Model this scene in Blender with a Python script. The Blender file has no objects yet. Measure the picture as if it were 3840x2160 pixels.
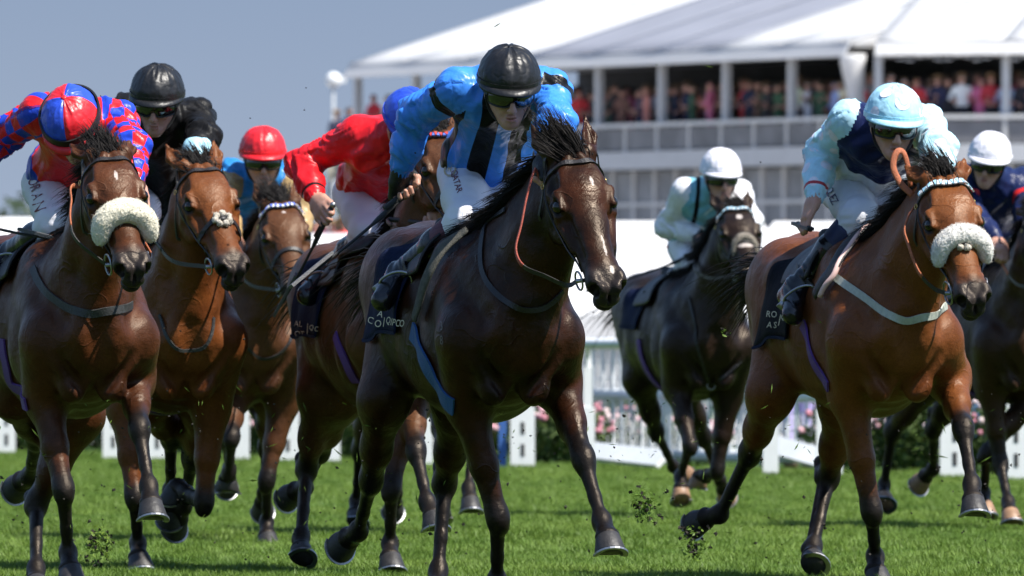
import bpy, bmesh, math, random
import numpy as np
from mathutils import Vector
from concurrent.futures import ThreadPoolExecutor
SC = bpy.context.scene
# ------------------------------------------------------------------ camera, sky, sun, exposure
CAM_H = 0.92            # photographer kneeling beside the course
FPX = 42667.0           # focal length in photo pixels (400 mm lens, 36 mm sensor, 3840 px)
HZ = 1349.0             # photo row of the horizon
cam_d = bpy.data.cameras.new('camera'); cam = bpy.data.objects.new('camera', cam_d)
SC.collection.objects.link(cam); SC.camera = cam
cam_d.lens = 400; cam_d.sensor_width = 36; cam_d.clip_start = 1; cam_d.clip_end = 6000
cam.location = (0, 0, CAM_H)
cam.rotation_euler = (math.radians(90) + math.atan((HZ - 1080) / FPX), 0, 0)
cam_d.dof.use_dof = True; cam_d.dof.focus_distance = 41.2; cam_d.dof.aperture_fstop = 12.0
SUN_DIR = Vector((0.48, -0.29, 0.83)).normalized()      # towards the sun: from the right, high, a little behind the lens
world = bpy.data.worlds.new('World'); SC.world = world; world.use_nodes = True
wn = world.node_tree.nodes; wl = world.node_tree.links; wn.clear()
sky = wn.new('ShaderNodeTexSky'); sky.sky_type = 'NISHITA'; sky.sun_disc = False
sky.sun_elevation = math.asin(SUN_DIR.z); sky.sun_rotation = math.atan2(SUN_DIR.x, SUN_DIR.y)
sky.air_density = 1.0; sky.dust_density = 0.3; sky.ozone_density = 3.0; sky.altitude = 50
# a distant grey-blue cloud bank that veils the low sky all the way round
tcw = wn.new('ShaderNodeTexCoord'); sepw = wn.new('ShaderNodeSeparateXYZ'); rmp = wn.new('ShaderNodeMapRange')
wl.new(tcw.outputs['Generated'], sepw.inputs[0]); wl.new(sepw.outputs['Z'], rmp.inputs['Value'])
rmp.inputs['From Min'].default_value = 0.06; rmp.inputs['From Max'].default_value = 0.40
rmp.inputs['To Min'].default_value = 0.93; rmp.inputs['To Max'].default_value = 0.0
grd = wn.new('ShaderNodeMapRange'); wl.new(sepw.outputs['Z'], grd.inputs['Value'])
grd.inputs['From Min'].default_value = 0.0; grd.inputs['From Max'].default_value = 0.035
clr = wn.new('ShaderNodeMix'); clr.data_type = 'RGBA'; wl.new(grd.outputs[0], clr.inputs['Factor'])
clr.inputs['A'].default_value = (1.70, 2.16, 3.02, 1); clr.inputs['B'].default_value = (1.16, 1.60, 2.56, 1)
mixw = wn.new('ShaderNodeMix'); mixw.data_type = 'RGBA'
wl.new(rmp.outputs[0], mixw.inputs['Factor']); wl.new(sky.outputs[0], mixw.inputs['A']); wl.new(clr.outputs['Result'], mixw.inputs['B'])
bgn = wn.new('ShaderNodeBackground'); bgn.inputs['Strength'].default_value = 0.105
won = wn.new('ShaderNodeOutputWorld')
wl.new(mixw.outputs['Result'], bgn.inputs['Color']); wl.new(bgn.outputs[0], won.inputs['Surface'])
sun_d = bpy.data.lights.new('sun', 'SUN'); sun = bpy.data.objects.new('sun', sun_d); SC.collection.objects.link(sun)
sun_d.energy = 4.9; sun_d.angle = math.radians(0.5); sun_d.color = (1.0, 0.955, 0.88)
sun.rotation_euler = SUN_DIR.to_track_quat('Z', 'Y').to_euler(); sun.location = (20, 20, 60)
vs = SC.view_settings; vs.view_transform = 'Standard'; vs.look = 'None'; vs.gamma = 1.0; vs.exposure = 0.85; vs.use_curve_mapping = False
SC.render.filter_size = 1.05; SC.render.engine = 'CYCLES'; SC.cycles.use_denoising = True; SC.cycles.max_bounces = 6; SC.cycles.diffuse_bounces = 3
SC.cycles.transparent_max_bounces = 6; SC.cycles.use_adaptive_sampling = True; SC.cycles.adaptive_threshold = 0.015
# ------------------------------------------------------------------ small vector helpers
def A(*v): return np.array(v, dtype=np.float64)
def nz(v):
    v = np.asarray(v, float); return v / max(np.linalg.norm(v), 1e-9)
CAM = A(0, 0, CAM_H)
def ray(u, v): return A((u - 1920) / FPX, 1.0, (HZ - v) / FPX)
def at(u, v, d): return CAM + ray(u, v) * d
def ray_plane(u, v, p0, n):
    r = ray(u, v); return CAM + r * (np.dot(p0 - CAM, n) / np.dot(r, n))
def reach(p, L, u, v, sg):
    """the point on a sight line at bone length L from joint p; sg<0 leans away from the lens, >0 towards it"""
    r = ray(u, v); rn = nz(r); w = p - CAM; t0 = np.dot(w, rn); q = CAM + rn * t0; h2 = L * L - np.dot(q - p, q - p)
    if h2 <= 0: return q
    return CAM + rn * (t0 - sg * math.sqrt(h2))
def sstep(a, b, x):
    t = np.clip((x - a) / (b - a), 0, 1); return t * t * (3 - 2 * t)
_perm = np.random.RandomState(7).rand(65536).astype(np.float32)
def vnoise(P, seed=0):
    P = np.asarray(P, np.float32); i = np.floor(P).astype(np.int64); f = P - i; f = f * f * (3 - 2 * f); out = 0
    for dx in (0, 1):
        for dy in (0, 1):
            for dz in (0, 1):
                h = ((i[:, 0] + dx) * 73856093 ^ (i[:, 1] + dy) * 19349663 ^ (i[:, 2] + dz) * 83492791 ^ (seed * 7919)) & 65535
                w = (f[:, 0] if dx else 1 - f[:, 0]) * (f[:, 1] if dy else 1 - f[:, 1]) * (f[:, 2] if dz else 1 - f[:, 2])
                out = out + _perm[h] * w
    return out
def spline(pts, n):
    """Catmull-Rom through pts, n samples evenly spread"""
    P = np.asarray(pts, float); m = len(P)
    if m == 2: return P[0] + (P[1] - P[0]) * np.linspace(0, 1, n)[:, None]
    Q = np.vstack([2 * P[0] - P[1], P, 2 * P[-1] - P[-2]]); out = []
    for x in np.linspace(0, m - 1 - 1e-6, n):
        i = int(x); t = x - i; a, b, c, d = Q[i:i + 4]
        out.append(.5 * (2 * b + (c - a) * t + (2 * a - 5 * b + 4 * c - d) * t * t + (3 * b - a - 3 * c + d) * t ** 3))
    return np.array(out)
# ------------------------------------------------------------------ signed distance modelling: bodies grown from tapered capsules
class Field:
    def __init__(s): s.P = []; s.sc = 1.0
    def cap(s, a, b, ra, rb=None, k=.03, n=None, sub=False, r3=None):
        """tapered capsule a->b; radii floats, or (r along n, r across)"""
        a = np.asarray(a, float); b = np.asarray(b, float); rb = ra if rb is None else rb
        ra = (ra, ra) if np.isscalar(ra) else ra; rb = (rb, rb) if np.isscalar(rb) else rb; ra = tuple(x * s.sc for x in ra); rb = tuple(x * s.sc for x in rb); k = k * s.sc
        L = np.linalg.norm(b - a); ax = (b - a) / L if L > 1e-6 else A(0, 0, 1)
        n1 = A(1, 0, 0) if n is None else np.asarray(n, float)
        if abs(np.dot(nz(n1), ax)) > .98: n1 = A(0, 1, .3)
        n1 = nz(n1 - ax * np.dot(n1, ax)); n2 = np.cross(ax, n1)
        s.P.append((a, L, n1, n2, ax, ra, rb, r3, k, sub))
        m = max(ra + rb) if r3 is None else max(max(ra + rb), r3)
        s.P[-1] += (np.minimum(a, b) - m, np.maximum(a, b) + m)
    def ell(s, c, r, e1=None, e2=None, k=.03, sub=False):
        """ellipsoid with radii r along e1, e2 and e1 x e2"""
        c = np.asarray(c, float); e1 = nz(A(1, 0, 0) if e1 is None else e1); e2 = A(0, 1, 0) if e2 is None else np.asarray(e2, float)
        e2 = nz(e2 - e1 * np.dot(e1, e2)); e3 = np.cross(e1, e2); r = tuple(x * s.sc for x in r); k = k * s.sc; m = max(r)
        s.P.append((c, 0.0, e1, e2, e3, (r[0], r[1]), (r[0], r[1]), r[2], k, sub, c - m, c + m))
    def ev(s, X, band=.06):
        X = np.asarray(X, np.float32); D = np.full(len(X), 1.0, np.float32)
        if not len(X): return D
        if getattr(s, '_n', 0) != len(s.P): s._n = len(s.P); s._lo = np.array([p[10] for p in s.P]); s._hi = np.array([p[11] for p in s.P]); s._k = np.array([p[8] for p in s.P])[:, None]
        live = ((X.min(0) < s._hi + band + s._k) & (X.max(0) > s._lo - band - s._k)).all(1)
        for pi, (a, L, n1, n2, ax, ra, rb, r3, k, sub, lo, hi) in enumerate(s.P):
            if not live[pi]: continue
            mg = band + k
            m = ((X[:, 0] > lo[0] - mg) & (X[:, 0] < hi[0] + mg) & (X[:, 1] > lo[1] - mg) & (X[:, 1] < hi[1] + mg) & (X[:, 2] > lo[2] - mg) & (X[:, 2] < hi[2] + mg))
            ix = np.nonzero(m)[0]
            if not len(ix): continue
            q = X[ix] - a.astype(np.float32)
            z = q @ ax.astype(np.float32); x = q @ n1.astype(np.float32); y = q @ n2.astype(np.float32)
            if L > 1e-6:
                t = np.clip(z / L, 0, 1); z = z - t * L; r1 = ra[0] + (rb[0] - ra[0]) * t; r2 = ra[1] + (rb[1] - ra[1]) * t
                if ra[0] == ra[1] and rb[0] == rb[1] and r3 is None: d = np.sqrt(x * x + y * y + z * z) - r1
                else:
                    c = np.minimum(r1, r2) if r3 is None else r3
                    xa, ya, za = x / r1, y / r2, z / c; k0 = np.sqrt(xa * xa + ya * ya + za * za); k1 = np.sqrt((xa / r1) ** 2 + (ya / r2) ** 2 + (za / c) ** 2)
                    d = k0 * (k0 - 1) / np.maximum(k1, 1e-4)
            else:
                r1, r2, c = ra[0], ra[1], r3
                xa, ya, za = x / r1, y / r2, z / c; k0 = np.sqrt(xa * xa + ya * ya + za * za); k1 = np.sqrt((xa / r1) ** 2 + (ya / r2) ** 2 + (za / c) ** 2)
                d = k0 * (k0 - 1) / np.maximum(k1, 1e-4)
            D0 = D[ix]
            if sub:
                h = np.maximum(k - np.abs(D0 + d), 0) / k; D[ix] = np.maximum(D0, -d) + h * h * k * .25
            else:
                h = np.maximum(k - np.abs(D0 - d), 0) / k; D[ix] = np.minimum(D0, d) - h * h * k * .25
        return D
    def grad(s, X, e=.004):
        X = np.asarray(X, float); n = len(X); E = np.vstack([np.eye(3), -np.eye(3)]) * e
        d = s.ev((X[None] + E[:, None]).reshape(-1, 3), .3).reshape(6, n); g = (d[:3] - d[3:]).T
        return g / np.maximum(np.linalg.norm(g, axis=1, keepdims=True), 1e-9)
    def surf(s, X, off, it=7):
        X = np.array(X, float)
        for _ in range(it):
            d = s.ev(X, .35); X -= s.grad(X) * (np.clip(d - off, -.05, .05) * .9)[:, None]
        return X, s.grad(X)
    def mesh(s, h, smooth=1):
        lo = np.min([p[10] for p in s.P if not p[9]], 0) - 4 * h; hi = np.max([p[11] for p in s.P if not p[9]], 0) + 4 * h
        C = 4; nc = np.ceil((hi - lo) / (h * C)).astype(int) + 1; n = nc * C + 1
        gx, gy, gz = [np.arange(m) for m in nc]
        cc = np.stack(np.meshgrid(gx, gy, gz, indexing='ij'), -1).reshape(-1, 3)
        dc = s.ev(lo + (cc + .5) * h * C, h * C * 1.2)
        act = cc[np.abs(dc) < h * C * 1.05]
        o = np.stack(np.meshgrid(*[np.arange(C + 1)] * 3, indexing='ij'), -1).reshape(-1, 3)
        idx = (act[:, None, :] * C + o[None]).reshape(-1, 3)
        lin = np.unique((idx[:, 0] * n[1] + idx[:, 1]) * n[2] + idx[:, 2])
        P = np.stack([lin // (n[1] * n[2]), (lin // n[2]) % n[1], lin % n[2]], -1)
        G = np.full(n[0] * n[1] * n[2], np.nan, np.float32)
        for c0 in range(0, len(lin), 400000): G[lin[c0:c0 + 400000]] = s.ev(lo + P[c0:c0 + 400000] * h, h * 2)
        # surface nets over the active voxels
        sx, sy = n[1] * n[2], n[2]
        cells = (P[:, 0] < n[0] - 1) & (P[:, 1] < n[1] - 1) & (P[:, 2] < n[2] - 1); cl = lin[cells]; cp = P[cells]
        offs = [(i, j, k) for i in (0, 1) for j in (0, 1) for k in (0, 1)]
        V8 = np.stack([G[cl + i * sx + j * sy + k] for i, j, k in offs], 1)
        ok = ~np.isnan(V8).any(1); neg = (V8 < 0).sum(1); ok &= (neg > 0) & (neg < 8)
        cl, cp, V8 = cl[ok], cp[ok], V8[ok]
        acc = np.zeros((len(cl), 3)); cnt = np.zeros(len(cl)); oc = np.array(offs, float)
        for a in range(8):
            for b in range(a + 1, 8):
                if abs(oc[a] - oc[b]).sum() != 1: continue
                va, vb = V8[:, a], V8[:, b]; m = (va < 0) != (vb < 0); t = (va / np.where(m, va - vb, 1))
                pt = oc[a] + (oc[b] - oc[a]) * t[:, None]; acc[m] += pt[m]; cnt[m] += 1
        V = lo + (cp + acc / cnt[:, None]) * h
        vid = np.full(len(G), -1, np.int32); vid[cl] = np.arange(len(cl))
        Q = []
        for ax, (st, s1, s2) in enumerate(((sx, sy, 1), (sy, 1, sx), (1, sx, sy))):
            e = lin[P[:, ax] < n[ax] - 1]; a, b = G[e], G[e + st]
            m = (a < 0) != (b < 0); m &= ~np.isnan(a) & ~np.isnan(b); e = e[m]; fl = a[m] < 0
            q = np.stack([vid[e - s1 - s2], vid[e - s2], vid[e], vid[e - s1]], 1); q[~fl] = q[~fl][:, ::-1]
            Q.append(q[(q >= 0).all(1)])
        Q = np.vstack(Q)
        for _ in range(smooth):
            V = relax(V, Q, .5); Nn = vnormals(V, Q); sg = np.sign(np.einsum('ij,ij->i', V[Q[:, 0]], np.cross(V[Q[:, 1]], V[Q[:, 2]])).sum())
            d = np.concatenate([s.ev(V[c0:c0 + 300000], h * 2) for c0 in range(0, len(V), 300000)]); V = V - Nn * sg * (np.clip(d, -h, h) * .85)[:, None]
        return relax(V, Q, .25), Q
def relax(V, Q, w):
    S = np.zeros_like(V); c = np.zeros(len(V))
    for i in range(4):
        j = (i + 1) % 4
        for d in range(3):
            S[:, d] += np.bincount(Q[:, i], V[Q[:, j], d], len(V)) + np.bincount(Q[:, j], V[Q[:, i], d], len(V))
        c += np.bincount(Q[:, i], minlength=len(V)) + np.bincount(Q[:, j], minlength=len(V))
    return V + w * (S / np.maximum(c, 1)[:, None] - V)
def vnormals(V, Q):
    n = np.cross(V[Q[:, 2]] - V[Q[:, 0]], V[Q[:, 3]] - V[Q[:, 1]]); N = np.zeros_like(V)
    for i in range(4):
        for d in range(3): N[:, d] += np.bincount(Q[:, i], n[:, d], len(V))
    return N / np.maximum(np.linalg.norm(N, axis=1, keepdims=True), 1e-12)
# ------------------------------------------------------------------ mesh recipes: nodes that become Blender objects
class MB:
    """collects polygons for one mesh"""
    def __init__(s): s.V = []; s.F = []; s.n = 0; s.mi = []; s.cm = 0
    def add(s, V, F):
        V = np.asarray(V, float).reshape(-1, 3); s.V.append(V); s.F += [tuple(int(i) + s.n for i in f) for f in F]; s.mi += [s.cm] * len(F); s.n += len(V)
    def box(s, c, h, ex=(1, 0, 0), ey=(0, 1, 0), ez=(0, 0, 1)):
        c = np.asarray(c, float); ex, ey, ez = [np.asarray(e, float) for e in (ex, ey, ez)]
        V = [c + ex * h[0] * i + ey * h[1] * j + ez * h[2] * k for i in (-1, 1) for j in (-1, 1) for k in (-1, 1)]
        s.add(V, [(0, 1, 3, 2), (4, 6, 7, 5), (0, 4, 5, 1), (2, 3, 7, 6), (0, 2, 6, 4), (1, 5, 7, 3)])
    def tube(s, pts, r, seg=8, caps=True, flat=None, up=None):
        """round (or flat = (rw, rt)) tube; r scalar or list"""
        P = np.asarray(pts, float); m = len(P); r = np.full(m, r, float) if np.isscalar(r) else np.asarray(r, float)
        T = np.gradient(P, axis=0); T /= np.maximum(np.linalg.norm(T, axis=1, keepdims=True), 1e-9)
        u = nz(np.cross(T[0], A(0.3, 0.2, 1)) if up is None else up[0] if np.ndim(up) > 1 else up); rings = []
        for i in range(m):
            w = u if up is None or np.ndim(up) == 1 else up[i]
            w = w - T[i] * np.dot(w, T[i]); w = nz(w); u = w; b = np.cross(T[i], w)
            th = np.linspace(0, 2 * np.pi, seg, endpoint=False) + (np.pi / seg if seg == 4 else 0)
            a1, a2 = (r[i], r[i]) if flat is None else (flat[1] * r[i], flat[0] * r[i])
            if seg == 4: a1 *= 1.414; a2 *= 1.414
            rings.append(P[i] + np.cos(th)[:, None] * w * a1 + np.sin(th)[:, None] * b * a2)
        F = [(i * seg + j, i * seg + (j + 1) % seg, (i + 1) * seg + (j + 1) % seg, (i + 1) * seg + j) for i in range(m - 1) for j in range(seg)]
        if caps: F += [tuple(range(seg))[::-1], tuple((m - 1) * seg + j for j in range(seg))]
        s.add(np.vstack(rings), F)
    def torus(s, c, n, R, r, seg=18, ms=6):
        n = nz(n); a = nz(np.cross(n, A(.31, .2, .9))); b = np.cross(n, a); th = np.linspace(0, 2 * np.pi, seg, endpoint=False)
        V = []
        for t in th:
            d = a * math.cos(t) + b * math.sin(t)
            V += [np.asarray(c) + d * (R + r * math.cos(p)) + n * r * math.sin(p) for p in np.linspace(0, 2 * np.pi, ms, endpoint=False)]
        s.add(V, [(i * ms + j, ((i + 1) % seg) * ms + j, ((i + 1) % seg) * ms + (j + 1) % ms, i * ms + (j + 1) % ms) for i in range(seg) for j in range(ms)])
    def sphere(s, c, r, e1=(1, 0, 0), e2=(0, 1, 0), seg=14, rg=9):
        r = (r, r, r) if np.isscalar(r) else r; e1 = nz(e1); e2 = np.asarray(e2, float); e2 = nz(e2 - e1 * np.dot(e1, e2)); e3 = np.cross(e1, e2)
        V = [np.asarray(c) + e3 * r[2]]
        for i in range(1, rg):
            p = math.pi * i / rg
            V += [np.asarray(c) + e1 * r[0] * math.sin(p) * math.cos(t) + e2 * r[1] * math.sin(p) * math.sin(t) + e3 * r[2] * math.cos(p) for t in np.linspace(0, 2 * np.pi, seg, endpoint=False)]
        V.append(np.asarray(c) - e3 * r[2]); F = [(0, 1 + j, 1 + (j + 1) % seg) for j in range(seg)]
        F += [(1 + i * seg + j, 1 + (i + 1) * seg + j, 1 + (i + 1) * seg + (j + 1) % seg, 1 + i * seg + (j + 1) % seg) for i in range(rg - 2) for j in range(seg)]
        l = len(V) - 1; F += [(l, l - seg + (j + 1) % seg, l - seg + j) for j in range(seg)]; s.add(V, F)
    def sheet(s, top, bot):
        """closed slab from two equal grids [i][j] of points"""
        top = np.asarray(top, float); bot = np.asarray(bot, float); a, b = top.shape[:2]; V = np.vstack([top.reshape(-1, 3), bot.reshape(-1, 3)]); o = a * b
        g = lambda i, j: i * b + j
        F = [(g(i, j), g(i + 1, j), g(i + 1, j + 1), g(i, j + 1)) for i in range(a - 1) for j in range(b - 1)]
        F += [tuple(o + k for k in f[::-1]) for f in F]
        rim = [(i, 0) for i in range(a)] + [(a - 1, j) for j in range(1, b)] + [(i, b - 1) for i in range(a - 2, -1, -1)] + [(0, j) for j in range(b - 2, 0, -1)]
        rim = [g(*q) for q in rim]
        F += [(rim[i], o + rim[i], o + rim[(i + 1) % len(rim)], rim[(i + 1) % len(rim)]) for i in range(len(rim))]; s.add(V, F)
    def node(s, name, mat, **kw): return N(name, np.vstack(s.V), s.F, mat, mi=s.mi, **kw)
class N:
    def __init__(s, name, V=None, F=None, mat=None, kids=None, label=None, cat=None, group=None, kind=None, base=None, attrs=None, smooth=True, mi=None, data=None):
        s.name, s.V, s.F, s.mat, s.kids = name, V, F, mat, list(kids or []); s.label, s.cat, s.group, s.kind, s.base = label, cat, group, kind, base
        s.attrs, s.smooth, s.mi, s.data = attrs or {}, smooth, mi, data
COL = SC.collection
def mesh_data(name, V, F, off=(0, 0, 0), attrs=None, smooth=True, mats=(), mi=None):
    me = bpy.data.meshes.new(name); V = np.asarray(V, np.float64) - np.asarray(off)
    if isinstance(F, np.ndarray):
        k = F.shape[1]; me.vertices.add(len(V)); me.vertices.foreach_set('co', V.astype(np.float32).ravel())
        me.loops.add(F.size); me.loops.foreach_set('vertex_index', F.astype(np.int32).ravel())
        me.polygons.add(len(F)); me.polygons.foreach_set('loop_start', np.arange(0, F.size, k, dtype=np.int32)); me.update(calc_edges=True)
    else: me.from_pydata(V.tolist(), [], F)
    for m in mats: me.materials.append(m)
    if mi is not None and len(mats) > 1: me.polygons.foreach_set('material_index', np.asarray(mi, np.int32))
    me.polygons.foreach_set('use_smooth', np.full(len(me.polygons), bool(smooth)))
    for an, av in (attrs or {}).items():
        at_ = me.attributes.new(an, 'FLOAT_VECTOR', 'POINT'); at_.data.foreach_set('vector', np.asarray(av, np.float32).ravel())
    me.update(); return me
def link(n, parent=None, pbase=None):
    base = np.asarray(n.base if n.base is not None else (pbase if pbase is not None else (0, 0, 0)), float)
    me = n.data
    if me is None and n.V is not None:
        ms = n.mat if isinstance(n.mat, (list, tuple)) else [n.mat]
        me = mesh_data(n.name, n.V, n.F, base, n.attrs, n.smooth, ms, n.mi)
    o = bpy.data.objects.new(n.name, me); COL.objects.link(o)
    if parent is not None: o.parent = parent; o.location = tuple(base - pbase)
    else: o.location = tuple(base)
    for k, v in (('label', n.label), ('category', n.cat), ('group', n.group), ('kind', n.kind)):
        if v: o[k] = v
    for c in n.kids: link(c, o, base)
    return o
def strap(F, pts, w, t=.004, off=.004, n=None, name='strap', mat=None, hug=True, rep=1.0):
    """a leather strap laid along pts over the surface of field F"""
    P = np.asarray(pts, float); L = np.linalg.norm(np.diff(P, axis=0), axis=1).sum(); n = n or max(6, int(L / .018))
    P = spline(P, n)
    if hug: P, G = F.surf(P, off)
    else: G = F.grad(P)
    for _ in range(2): P[1:-1] = .5 * P[1:-1] + .25 * (P[:-2] + P[2:])
    b = MB(); b.tube(P, 1.0, seg=4, flat=(w / 2, t / 2), up=G); return b.node(name, mat, smooth=False)
# ------------------------------------------------------------------ materials
def mat(name, base=(.5, .5, .5), rough=.6, spec=.5, metal=0.0, sheen=0.0, coat=0.0, noise=0.0, nscale=20.0, bump=0.0, bscale=40.0, trans=0.0, alpha=1.0, sub=0.0, build=None):
    m = bpy.data.materials.new(name); m.use_nodes = True; nt = m.node_tree; p = nt.nodes['Principled BSDF']
    p.inputs['Base Color'].default_value = (*base, 1); p.inputs['Roughness'].default_value = rough; p.inputs['Specular IOR Level'].default_value = spec
    p.inputs['Metallic'].default_value = metal; p.inputs['Sheen Weight'].default_value = sheen; p.inputs['Coat Weight'].default_value = coat
    p.inputs['Coat Roughness'].default_value = .12; p.inputs['Transmission Weight'].default_value = trans
    if sub: p.inputs['Subsurface Weight'].default_value = sub; p.inputs['Subsurface Radius'].default_value = (1, .35, .2); p.inputs['Subsurface Scale'].default_value = .01
    H = NT(nt); H.p = p
    if noise or bump:
        co = H.n('ShaderNodeTexCoord').outputs['Object']
        if noise:
            t = H.noise(co, nscale, 4); mr = H.mr(t, .3, .7, 1 - noise, 1 + noise); H.scale(base, mr, p.inputs['Base Color'])
        if bump: H.bump(H.noise(co, bscale, 5), bump)
    if build: build(H)
    return m
class NT:
    """short hand for node wiring"""
    def __init__(s, nt): s.nt = nt; s.last = None
    def n(s, t, **kw):
        x = s.nt.nodes.new(t)
        for k, v in kw.items(): setattr(x, k, v)
        return x
    def l(s, a, b): s.nt.links.new(a, b)
    def attr(s, name): return s.n('ShaderNodeAttribute', attribute_name=name)
    def sep(s, v): x = s.n('ShaderNodeSeparateXYZ'); s.l(v, x.inputs[0]); return x.outputs
    def comb(s, x=0, y=0, z=0):
        c = s.n('ShaderNodeCombineXYZ')
        for i, v in enumerate((x, y, z)):
            if hasattr(v, 'links'): s.l(v, c.inputs[i])
            else: c.inputs[i].default_value = v
        return c.outputs[0]
    def noise(s, co, sc, det=3, rough=.55, dist=0.0):
        x = s.n('ShaderNodeTexNoise'); x.inputs['Scale'].default_value = sc; x.inputs['Detail'].default_value = det; x.inputs['Roughness'].default_value = rough
        x.inputs['Distortion'].default_value = dist
        if co is not None: s.l(co, x.inputs['Vector'])
        return x.outputs['Fac']
    def mr(s, v, a, b, c=0.0, d=1.0, smooth=False):
        x = s.n('ShaderNodeMapRange'); s.l(v, x.inputs['Value'])
        if smooth: x.interpolation_type = 'SMOOTHSTEP'
        for k, q in zip(('From Min', 'From Max', 'To Min', 'To Max'), (a, b, c, d)): x.inputs[k].default_value = q
        return x.outputs[0]
    def m(s, op, a, b=None, c=None):
        x = s.n('ShaderNodeMath', operation=op)
        for i, v in enumerate((a, b, c)):
            if v is None: continue
            if hasattr(v, 'links'): s.l(v, x.inputs[i])
            else: x.inputs[i].default_value = v
        return x.outputs[0]
    def vm(s, op, a, b):
        x = s.n('ShaderNodeVectorMath', operation=op)
        for i, v in enumerate((a, b)):
            if hasattr(v, 'links'): s.l(v, x.inputs[i])
            else: x.inputs[i].default_value = v
        return x.outputs[0]
    def mix(s, f, a, b, out=None):
        x = s.n('ShaderNodeMix', data_type='RGBA')
        for k, v in (('Factor', f), ('A', a), ('B', b)):
            if hasattr(v, 'links'): s.l(v, x.inputs[k])
            elif k == 'Factor': x.inputs[k].default_value = v
            else: x.inputs[k].default_value = (*v, 1)
        r = x.outputs['Result']
        if out is not None: s.l(r, out)
        return r
    def scale(s, base, f, out):
        x = s.n('ShaderNodeMix', data_type='RGBA', blend_type='MULTIPLY'); x.inputs['Factor'].default_value = 1
        if hasattr(base, 'links'): s.l(base, x.inputs['A'])
        else: x.inputs['A'].default_value = (*base, 1)
        c = s.n('ShaderNodeCombineColor')
        for i in range(3): s.l(f, c.inputs[i])
        s.l(c.outputs[0], x.inputs['B']); s.l(x.outputs['Result'], out); return x.outputs['Result']
    def bump(s, h, strength, dist=.01):
        b = s.n('ShaderNodeBump'); b.inputs['Strength'].default_value = strength; b.inputs['Distance'].default_value = dist; s.l(h, b.inputs['Height'])
        s.l(b.outputs[0], s.p.inputs['Normal'])
    def base(s, c): s.l(c, s.p.inputs['Base Color'])
# ------------------------------------------------------------------ horses
UP = A(0, 0, 1)
def hair(roots, dirs, lens, r, bend, rng, seg=5, jit=.25):
    """tapered three-sided strands; bend = direction the tips drift towards"""
    n = len(roots); P = np.zeros((n, seg, 3)); P[:, 0] = roots; d = dirs / np.linalg.norm(dirs, axis=1, keepdims=True)
    for i in range(1, seg):
        d = d + bend * (.9 / seg) + rng.normal(0, jit / seg, (n, 3)); d /= np.linalg.norm(d, axis=1, keepdims=True); P[:, i] = P[:, i - 1] + d * (lens / (seg - 1))[:, None]
    s = np.cross(d, rng.normal(0, 1, (n, 3))); s /= np.linalg.norm(s, axis=1, keepdims=True); t = np.cross(d, s); V = np.zeros((n, seg, 3, 3))
    for i in range(seg):
        w = r * (1 - .86 * (i / (seg - 1)) ** 1.3)
        for j in range(3):
            th = j * 2.094; V[:, i, j] = P[:, i] + (s * math.cos(th) + t * math.sin(th) * .5) * w
    idx = np.arange(n * seg * 3).reshape(n, seg, 3); Q = []
    for j in range(3):
        k = (j + 1) % 3; Q.append(np.stack([idx[:, :-1, j], idx[:, :-1, k], idx[:, 1:, k], idx[:, 1:, j]], -1).reshape(-1, 4))
    return V.reshape(-1, 3), np.vstack(Q)
TRUNK = [(.64, 1.24, .84, .185), (.50, 1.37, .75, .225), (.30, 1.425, .70, .245), (.05, 1.375, .70, .28), (-.25, 1.365, .755, .29), (-.50, 1.41, .86, .27), (-.74, 1.415, .95, .26), (-.95, 1.31, 1.02, .18)]
class Horse: pass
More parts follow.
